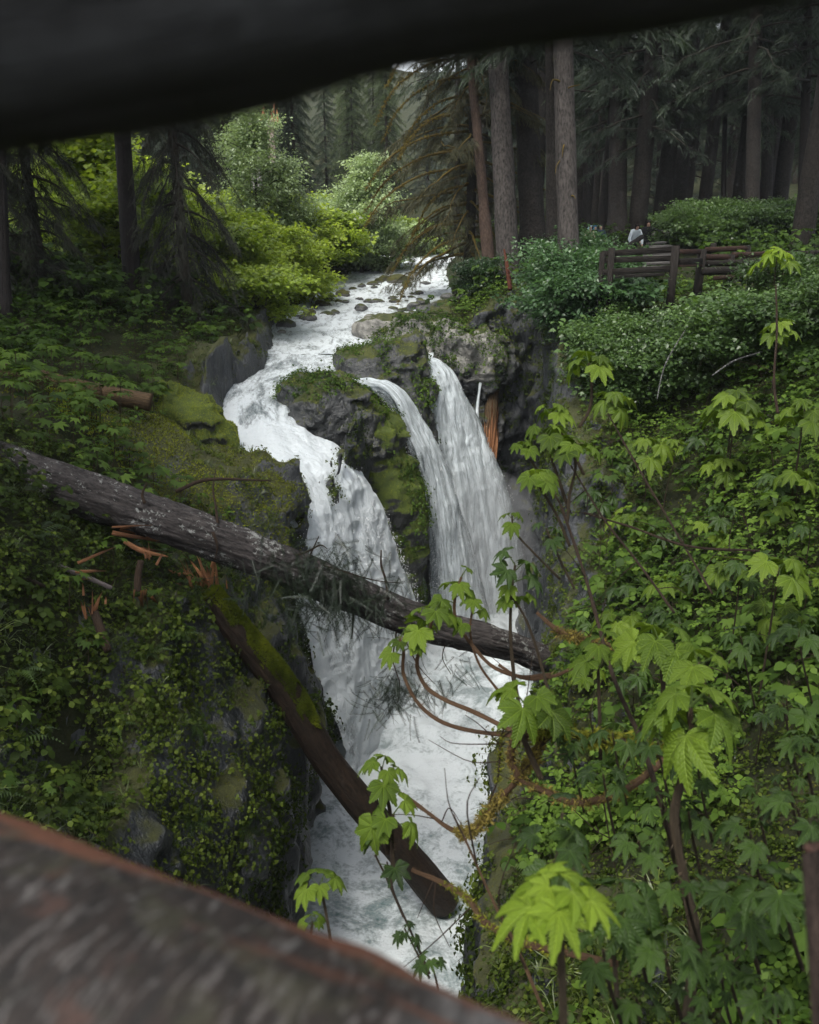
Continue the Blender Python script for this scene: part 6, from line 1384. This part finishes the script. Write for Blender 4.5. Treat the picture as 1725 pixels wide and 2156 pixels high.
def far_clubs(name, label, n, seed, pos):
    """devil's clubs beyond the three hundred largest, joined into one mass"""
    r = np.random.RandomState(seed); g = Geo(); tm = [mini_club(i, 5 + i % 3, .6 + .12 * i).arrays() for i in range(3)]; P = pos(r, n); k = r.randint(0, 3, len(P))
    for q in range(3): w = k == q; g.stamp(tm[q], euler_mats(r.normal(0, .1, w.sum()), r.normal(0, .1, w.sum()), r.rand(w.sum()) * 6, .5 + .4 * r.rand(w.sum())), P[w], .3 * r.rand(w.sum()) - .1)
    tag(ob(name, g.mesh(name, [M_CLUBM, M_STEM])), label, 'plants', kind='stuff')
def back_pos(r, n): P = np.stack([-9.2 - 7.5 * r.rand(n), 13 + 17 * r.rand(n), np.zeros(n)], 1); P[:, 2] = ground_z(P[:, 0], P[:, 1]) - .25; return P[in_view(P, 30)]
def up_pos(r, n): P, N = sample_mesh(LV, VT, n * 6, r, lambda A, N: 1 / np.clip(project(A)[2], 5, 40)); P = P[c_left_up(P, N) & (P[:, 0] < -4.6) & in_view(P, 30)]; return P[:n]
far_clubs('broadleaf_mass', 'mass of broad-leaved plants at the back of the left bank', 260, 19, back_pos)
far_clubs('broadleaf_mass', 'smaller broad-leaved plants filling in between those of the upper left bank', 130, 20, up_pos)
r = np.random.RandomState(21)
n = 3200; P = np.stack([-9.0 - 8 * r.rand(n), 12 + 20 * r.rand(n), np.zeros(n)], 1); P[:, 2] = ground_z(P[:, 0], P[:, 1]) - .3; P = P[in_view(P, 60)]; g = Geo(); k = r.randint(0, 3, len(P))
for q in range(3): w = k == q; g.stamp(SAL[q], euler_mats(r.normal(0, .2, w.sum()), r.normal(0, .2, w.sum()), r.rand(w.sum()) * 6, 1.0 + 1.0 * r.rand(w.sum())), P[w], .35 * r.rand(w.sum()))
tag(ob('back_undergrowth', g.mesh('back_undergrowth', M_SALM)), 'undergrowth at the back of the left bank', 'undergrowth', kind='stuff')
# ------------------------------------------------------------------ the near plants, one by one
def on_slope(px, py, span, hmax=1.9):
    """stem and leaf length for a plant whose tip shows at (px, py) and whose root stands on the bank below it"""
    t_ = 4.0
    while t_ < 24 and W(px, py, t_)[2] - ground_z(*W(px, py, t_)[:2])[0] > hmax: t_ += .2
    return to_ground(px, py, t_), min(Lf(span, t_), .42)
# ------------------------------------------------------------------ the near plants, one by one
club('bright club of leaves in front of the middle of the fallen trunk', S((1110, 1556, 4.6), (1070, 1535, 4.7), (1000, 1500, 4.8), (930, 1470, 4.9), (893, 1440, 5.0), (878, 1390, 5.0), (905, 1325, 5.0), (912, 1290, 5.0)), Lf(150, 5), 6, 'c', 1, r0=.013, stemmat=M_OSTEM)
club('slender leafy tip rising just right of the bright club, at the dark fin', S((1160, 1420, 4.9), (1100, 1425, 4.95), (1040, 1405, 5.0), (1000, 1365, 5.1), (962, 1310, 5.2), (958, 1260, 5.2), (972, 1215, 5.2)), Lf(105, 5.2), 5, 'c', 2, r0=.011, stemmat=M_OSTEM)
club('leaf cluster with a toothed leaf turned to the viewer above the trunk', S((1110, 1560, 4.9), (1060, 1470, 5.0), (1010, 1400, 5.1), (990, 1330, 5.1), (1000, 1262, 5.1)), Lf(90, 5.1), 4, 'c', 3, r0=.008, stemmat=M_OSTEM)
club('small club of pointed leaves left of the bright club under the trunk', S((1090, 1550, 4.6), (1000, 1540, 4.7), (930, 1520, 4.8), (880, 1480, 4.85), (850, 1420, 4.9), (850, 1372, 4.9), (842, 1345, 4.9)), Lf(95, 4.9), 5, 'c', 4, r0=.011, stemmat=M_OSTEM)
club('dark drooping leaves against the white water below the right falls', S((1110, 1560, 4.4), (1085, 1440, 4.5), (1075, 1330, 4.5), (1078, 1240, 4.5), (1085, 1190, 4.5)), Lf(150, 4.5), 5, 'd', 5, r0=.010, droop=.5)
club('medium green leaves half way up the stem below the dark drooping ones', S((1180, 1560, 4.4), (1140, 1400, 4.5), (1110, 1310, 4.5), (1072, 1245, 4.5)), Lf(110, 4.5), 5, 'c', 6, r0=.008)
club('big drooping club over the bare branches right of the pool', S((1140, 1640, 3.7), (1105, 1560, 3.7), (1100, 1520, 3.7), (1108, 1480, 3.7)), Lf(200, 3.7), 6, 'c', 7, r0=.012, facing=.6)
club('upper cluster of the plant standing in front of the leaning log', S((815, 1800, 4.0), (822, 1720, 4.05), (812, 1665, 4.1), (803, 1615, 4.1)), Lf(125, 4.1), 6, 'c', 8, r0=.009, facing=.3)
club('largest leaf cluster half way down the leaning log, with one big round leaf', S((832, 1850, 4.0), (826, 1790, 4.0), (828, 1715, 4.0)), Lf(150, 4.0), 5, 'c', 9, r0=.010, facing=.9, droop=.6)
club('star-shaped dark leaf hanging below the big round leaf', S((850, 1930, 3.9), (815, 1850, 3.9), (790, 1800, 3.9)), Lf(150, 3.9), 2, 'd', 10, r0=.006, facing=1.2, droop=.9)
club('sparse thin-stalked plant by the rail over the pool', S((700, 2000, 3.4), (688, 1930, 3.45), (678, 1880, 3.5), (672, 1865, 3.5)), Lf(120, 3.5), 6, 'c', 11, r0=.006, facing=.4)
club('little plant just above the rail left of the sparse one', S((650, 2010, 3.2), (655, 1970, 3.2), (658, 1940, 3.2)), Lf(70, 3.2), 4, 'c', 12, r0=.005)
club('small plant with thin stem hanging over the pool by the rail end', S((905, 2060, 3.3), (885, 2020, 3.35), (870, 1990, 3.4), (852, 1955, 3.4)), Lf(75, 3.4), 5, 'd', 13, r0=.005, facing=.4)
club('pair of low leaves at the top edge of the rail near the pool', S((925, 2090, 3.2), (915, 2050, 3.2), (905, 2020, 3.2)), Lf(80, 3.2), 4, 'd', 14, r0=.004, facing=.5)
club('huge pleated club on the thick dark stem in the middle of the right slope', S((1440, 2200, 2.7), (1462, 1990, 2.75), (1440, 1850, 2.8), (1420, 1725, 2.85), (1436, 1640, 2.9), (1455, 1560, 2.9), (1452, 1490, 2.9)), Lf(265, 2.9), 8, 'c', 15, r0=.016, facing=.5, elev=.6)
club('broad umbrella leaf standing behind the huge club', S((1520, 1560, 3.3), (1490, 1460, 3.3), (1468, 1400, 3.3)), Lf(190, 3.3), 3, 'c', 16, r0=.010, droop=.2)
club('row of three arched leaves above the huge club', S(*[(1400, 1500, 3.9), (1395, 1420, 3.9), (1392, 1350, 3.9)]), Lf(190, 3.9), 5, 'c', 17, r0=.010)
club('two-headed club left of the arched leaves', S((1265, 1600, 4.2), (1262, 1480, 4.2), (1258, 1360, 4.2)), Lf(140, 4.2), 6, 'c', 18, r0=.009, facing=.3)
club('very bright blurred club nearest the lens', S((1190, 2260, 1.55), (1185, 2100, 1.6), (1180, 1980, 1.62), (1172, 1890, 1.65)), Lf(265, 1.65), 9, 'b', 19, r0=.008, facing=.15, elev=.7, droop=.15)
club('wide dark leaf standing up behind the bright near club', S((1185, 1900, 2.3), (1184, 1790, 2.35), (1183, 1712, 2.4)), Lf(165, 2.4), 2, 'd', 20, r0=.005, droop=.2)
club('second dark leaf pair just above the bright near club', S((1160, 1960, 2.1), (1165, 1860, 2.15), (1175, 1790, 2.2)), Lf(220, 2.2), 4, 'd', 21, r0=.006)
club('dark toothed leaves spilling right of the bright near club', S((1300, 2100, 2.1), (1290, 1990, 2.15), (1275, 1900, 2.2)), Lf(240, 2.2), 6, 'd', 22, r0=.006, facing=.8)
club('yellow-green club lit at the top of the right slope before the log rail', *on_slope(1636, 545, 135), 7, 'b', 23, r0=.016, elev=.6)
club('tall dark stalk with flat leaf tiers half way up the right edge', *on_slope(1642, 690, 105), 6, 'c', 24, r0=.012)
club('flat green club with two leaf tiers in the middle of the right slope', *on_slope(1548, 860, 150), 8, 'c', 25, r0=.016)
club('flat club behind the two-tiered one, slightly higher', *on_slope(1545, 838, 120), 6, 'c', 26, r0=.014)
club('drooping club at the right edge level with the two-tiered one', *on_slope(1695, 862, 130), 7, 'c', 27, r0=.014)
club('round-topped club on the right slope left of centre', *on_slope(1365, 940, 120), 6, 'c', 28, r0=.012)
club('club with long visible leaf stalks at the right edge', *on_slope(1640, 1195, 170), 6, 'c', 29, r0=.012, facing=.3)
club('shaded club under the one with long leaf stalks', *on_slope(1560, 1200, 110), 5, 'd', 30, r0=.010)
club('highest bright-leaved tip on the cliff brink', S((1220, 900, 6.8), (1242, 860, 6.8), (1246, 810, 6.8), (1240, 765, 6.8)), Lf(130, 6.8), 6, 'c', 31, r0=.012)
club('bright leaf cluster left of the highest tip over the dark cliff', S((1230, 1000, 6.4), (1205, 950, 6.4), (1175, 900, 6.4), (1158, 868, 6.4)), Lf(100, 6.4), 6, 'c', 32, r0=.011)
club('leaf cluster drooping down the cliff side under the bright one', S((1200, 1080, 6.2), (1180, 1020, 6.2), (1160, 960, 6.2), (1148, 912, 6.2)), Lf(115, 6.2), 6, 'c', 33, r0=.011, droop=.5)
club('outermost small club reaching over the gorge toward the falls', S((1180, 1060, 6.2), (1140, 1000, 6.2), (1110, 960, 6.2), (1096, 940, 6.2)), Lf(75, 6.2), 4, 'c', 34, r0=.007)
club('bright club with upright young leaf on the cliff edge', S((1195, 1100, 6.0), (1200, 1040, 6.0), (1212, 985, 6.0), (1205, 945, 6.0)), Lf(130, 6.0), 6, 'c', 35, r0=.010)
club('flat club low on the cliff edge beside the tall gorge wall', S((1200, 1150, 5.6), (1175, 1090, 5.6), (1140, 1030, 5.6), (1125, 1012, 5.6)), Lf(110, 5.6), 6, 'c', 36, r0=.009)
club('club facing right just inside the cliff brink', *on_slope(1290, 842, 110), 6, 'c', 37, r0=.011)
club('small pale club above the pool against white water', S((1180, 1220, 5.2), (1130, 1170, 5.2), (1085, 1120, 5.2), (1078, 1085, 5.2)), Lf(70, 5.2), 4, 'c', 38, r0=.007)
club('single flat leaf pair by the gorge wall', S((1210, 1240, 5.0), (1180, 1180, 5.0), (1150, 1112, 5.0)), Lf(90, 5.0), 3, 'd', 39, r0=.007, droop=.2)
# deep green palmate leaves filling the lower right, each plant on its own spot
LOW = [(1290, 1545, 3.6, 130, 'spreading dark leaves left of the huge stem, just below the club'), (1385, 1560, 3.4, 120, 'dark leaves right behind the huge stem'), (1270, 1630, 3.4, 110, 'dark leaf group over the bare twigs left of the huge stem'), (1450, 1710, 2.9, 110, 'pale-centred leaf right beside the huge dark stem'),
       (1395, 1690, 3.0, 120, 'upright-stalked leaf in front of the huge dark stem'), (1345, 1770, 2.8, 120, 'flat dark leaf left of the huge dark stem'), (1580, 1750, 2.6, 150, 'shaded club right of the huge dark stem, low down'), (1680, 1700, 2.5, 140, 'leafy club cut by the right edge, below mid height'),
       (1690, 1560, 3.0, 110, 'dark leaves at the right edge above the leafy club'), (1660, 1640, 2.9, 90, 'small dark leaves between the two right edge clubs'), (1560, 1890, 2.1, 170, 'big spread dark leaf near the right edge over the post'), (1650, 1880, 1.9, 190, 'largest dark leaf beside the bridge post'),
       (1440, 1850, 2.4, 110, 'dark leaf overlapping the huge stem low down'), (1330, 1930, 2.2, 150, 'dark club just right of the bright near club'), (1400, 2000, 2.1, 170, 'broad wet leaf at the foot of the huge stem'), (1270, 2000, 2.0, 150, 'leaf hanging between the bright club and the bottom edge'),
       (1530, 2010, 2.2, 110, 'small leaf low in the shade right of the huge stem'), (1610, 2080, 2.1, 120, 'bottom right leaf lying on the moss'), (1460, 2090, 2.1, 110, 'bottom leaf right of the foot of the huge stem'), (1340, 2100, 2.2, 110, 'small toothed leaf at the bottom edge'),
       (1520, 2060, 2.4, 60, 'tiny leaf cluster in the moss at the bottom'), (1590, 1660, 3.2, 70, 'little pale leaf cluster on the moss right of the stem'), (1470, 1620, 3.3, 90, 'leaves peeping under the huge club on its right'), (1200, 1560, 3.8, 80, 'leaves by the mossy fork of the bare branches'),
       (1390, 1470, 4.2, 90, 'shadowed leaf cluster left under the huge club'), (1650, 1480, 3.6, 100, 'leaf cluster at the right under the shaded gap'), (1560, 1340, 4.6, 90, 'small flat club in the shade right of the umbrella leaf'), (1680, 1330, 4.4, 110, 'flat club at the right edge in the shade')]
for k, (x, y, t_, sp_, lab) in enumerate(LOW):
    st = to_ground(x, y, t_, .06, .12) if t_ > 2.6 else S((x + 40, y + 160, t_ + .35), (x + 12, y + 70, t_ + .1), (x, y, t_))
    if np.linalg.norm(st[-1] - st[0]) > 1.6 or st[0][2] > st[-1][2]: st = S((x + 30, y + 150, t_ + .25), (x + 10, y + 60, t_ + .1), (x, y, t_))
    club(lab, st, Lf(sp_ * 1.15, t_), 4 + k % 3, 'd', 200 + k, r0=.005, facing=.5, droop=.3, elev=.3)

rm = np.random.RandomState(55)
for k in range(34):
    x = 1235 + (k % 7) * 72 + rm.rand() * 45; y = 930 + (k // 7) * 118 + rm.rand() * 80
    if abs(x - 1450) < 110 and 1330 < y < 1560: continue
    club('mid-sized broad-leaved plant layered among the leaves of the right slope', *on_slope(x, y, 75 + 45 * rm.rand(), .9), 5 + k % 3, 'cd'[k % 2], 400 + k, 'mid-sized plants of the right slope', r0=.007, droop=.25, elev=.3)

# woody stems arching out over the pool, with moss
def arch(label, pts, rads, mat, moss=None, seed=0, twigs=0, name='arching_branch'):
    r = np.random.RandomState(seed + 7); B = W(*pts[0]); t = thing(name, label, 'branch', B)
    P = smooth_path(np.array([W(*p) for p in pts]) - B, 90); V, T, uv = tube(P, rads, 9, noise=.35, nf=14, seed=seed); g = Geo(); g.add(V, T, .5, 0, uv); spines(g, P, float(np.mean(rads)), 200, r, .5)
    ob('stem', g.mesh('stem', mat, True), t)
    for k in range(twigs):
        i = r.randint(8, 86); d = r.normal(0, 1, 3) * [1, .5, 1]; d /= np.linalg.norm(d); l = .15 + .35 * r.rand()
        q = smooth_path([P[i], P[i] + d * l * .5 + r.normal(0, .02, 3), P[i] + d * l + r.normal(0, .05, 3)], 8); V, T, uv = tube(q, [.004, .0015], 4, cap=False); g = Geo(); g.add(V, T, .5, 0, uv); ob('twig', g.mesh('twig', M_TWIG, True), t)
    for (a, b, n, s_) in (moss or []):
        k = r.randint(int(a * 89), int(b * 89) + 1, n); o_ = r.normal(0, 1, (n, 3)) * .010 * s_; g = Geo(); d = r.normal(0, 1, (n, 3)) + [0, 0, -.25]
        g.stamp(TM_TUFT, frame_mats(d, r.rand(n) * 6, (.010 + .016 * r.rand(n)) * s_), P[k] + o_, r.rand(n) * .7); ob('moss', g.mesh('moss', M_OMOSS if seed % 2 else M_MOSSG), t)
    return t
arch('long bare stem sweeping down over the pool and up again, with a mossy sag', [(848, 1672, 4.2), (900, 1710, 4.1), (955, 1748, 4.0), (1000, 1745, 3.9), (1045, 1690, 3.9), (1088, 1640, 3.8), (1075, 1600, 3.8), (1085, 1560, 3.75), (1120, 1540, 3.7)], [.009, .013, .016, .018], M_OSTEM, [(.28, .55, 700, 1.3), (.7, 1, 260, 1.0)], 1, 5)
arch('orange-brown stem running from the dark leaves down to the bottom rocks', [(868, 1832, 3.9), (930, 1858, 3.8), (985, 1892, 3.7), (1022, 1942, 3.5), (1100, 1985, 3.3), (1210, 2010, 3.1), (1300, 2030, 3.0)], [.010, .013, .014], M_OSTEM, [(.2, .8, 420, 1.0)], 2, 4)
arch('stem forking right from the mossy fork toward the huge club', [(1088, 1640, 3.8), (1140, 1662, 3.75), (1210, 1690, 3.7), (1275, 1680, 3.7), (1330, 1655, 3.8), (1400, 1600, 4.0)], [.012, .015, .017], M_OSTEM, [(.1, .9, 500, 1.0)], 3, 5)
arch('thick mossy branch coming out of the right slope at the fork', [(1105, 1540, 3.8), (1150, 1530, 3.9), (1220, 1555, 4.0), (1300, 1560, 4.1), (1400, 1590, 4.2)], [.016, .022, .026], M_TWIG, [(0, 1, 1300, 1.8)], 4, 6)
arch('mossy branch slanting down left from the fork beside the pool', [(1150, 1540, 3.9), (1120, 1600, 3.85), (1085, 1640, 3.8)], [.02, .016], M_TWIG, [(0, 1, 420, 1.4)], 5, 4)
arch('long thin reddish stem rising at a slant from the bottom edge', [(1145, 2130, 2.6), (1095, 2010, 2.7), (1040, 1900, 2.8), (990, 1790, 2.9), (955, 1715, 3.0)], [.006, .005, .003], M_OSTEM, None, 6, 3)
arch('thin dark stem hanging from the star leaf down to the rail', [(815, 1815, 3.9), (830, 1880, 3.7), (860, 1950, 3.5), (905, 2050, 3.3)], [.004, .005, .006], M_TWIG, None, 7, 1)
arch('dark curving stem crossing the cliff edge down to the huge club', [(1180, 1062, 5.6), (1208, 1140, 5.5), (1240, 1240, 5.2), (1290, 1420, 4.6), (1350, 1560, 4.0), (1400, 1720, 3.4), (1450, 1880, 3.0), (1475, 2010, 2.7)], [.009, .012, .015], M_TWIG, None, 8, 6)
arch('pale brown stem curving behind the trunk end to the right', [(1050, 1400, 5.0), (1100, 1428, 4.95), (1160, 1425, 4.9), (1210, 1405, 4.95), (1260, 1380, 5.1)], [.009, .012], M_OSTEM, None, 9, 3)
arch('mossy orange branch leaving the gorge wall under the flat club', [(1130, 1290, 5.2), (1180, 1330, 5.2), (1240, 1350, 5.2), (1330, 1370, 5.4)], [.010, .018, .02], M_OSTEM, [(.3, 1, 500, 1.5)], 11, 4)
arch('stringy hanging root below the fork over the pool', [(1062, 1520, 3.9), (1055, 1570, 3.9), (1048, 1640, 3.85), (1030, 1690, 3.85)], [.006, .005, .003], M_TWIG, [(0, .7, 160, .9)], 12, 7)
arch('long grey-brown stem leaning across the upper right slope', [(1190, 960, 6.4), (1270, 1090, 6.0), (1340, 1180, 5.6), (1420, 1290, 5.2)], [.006, .008, .008], M_TWIG, None, 13, 6)
arch('second long stem leaning across the upper right slope', [(1280, 870, 7.2), (1330, 960, 6.8), (1400, 1080, 6.2), (1500, 1250, 5.4)], [.006, .008, .008], M_TWIG, None, 14, 8)
arch('crossing brown stem in the middle of the right slope', [(1230, 1080, 6.2), (1330, 1110, 6.0), (1450, 1150, 5.8), (1600, 1160, 5.6)], [.008, .009, .008], M_TWIG, None, 15, 7)
arch('dark upright stalk before the log rail at the right', [(1638, 870, 8.4), (1630, 800, 8.5), (1636, 700, 8.6), (1634, 600, 8.8)], [.014, .012, .008], M_TWIG, None, 16, 3)
# thin forest air
bm = bmesh.new(); bmesh.ops.create_cube(bm, size=1.0); me = bpy.data.meshes.new('haze'); bm.to_mesh(me); bm.free()
s = NT('forest_air'); s.t.nodes.remove(s.b); v = s.n('VolumePrincipled'); v.inputs['Color'].default_value = (.85, .93, 1, 1); v.inputs['Density'].default_value = .0002
s.l(v.outputs[0], s.out.inputs['Volume']); me.materials.append(s.m); o = ob('haze', me, loc=(0, 100, 14)); o.scale = (330, 340, 62); tag(o, 'thin pale air filling the forest', 'haze', kind='stuff')
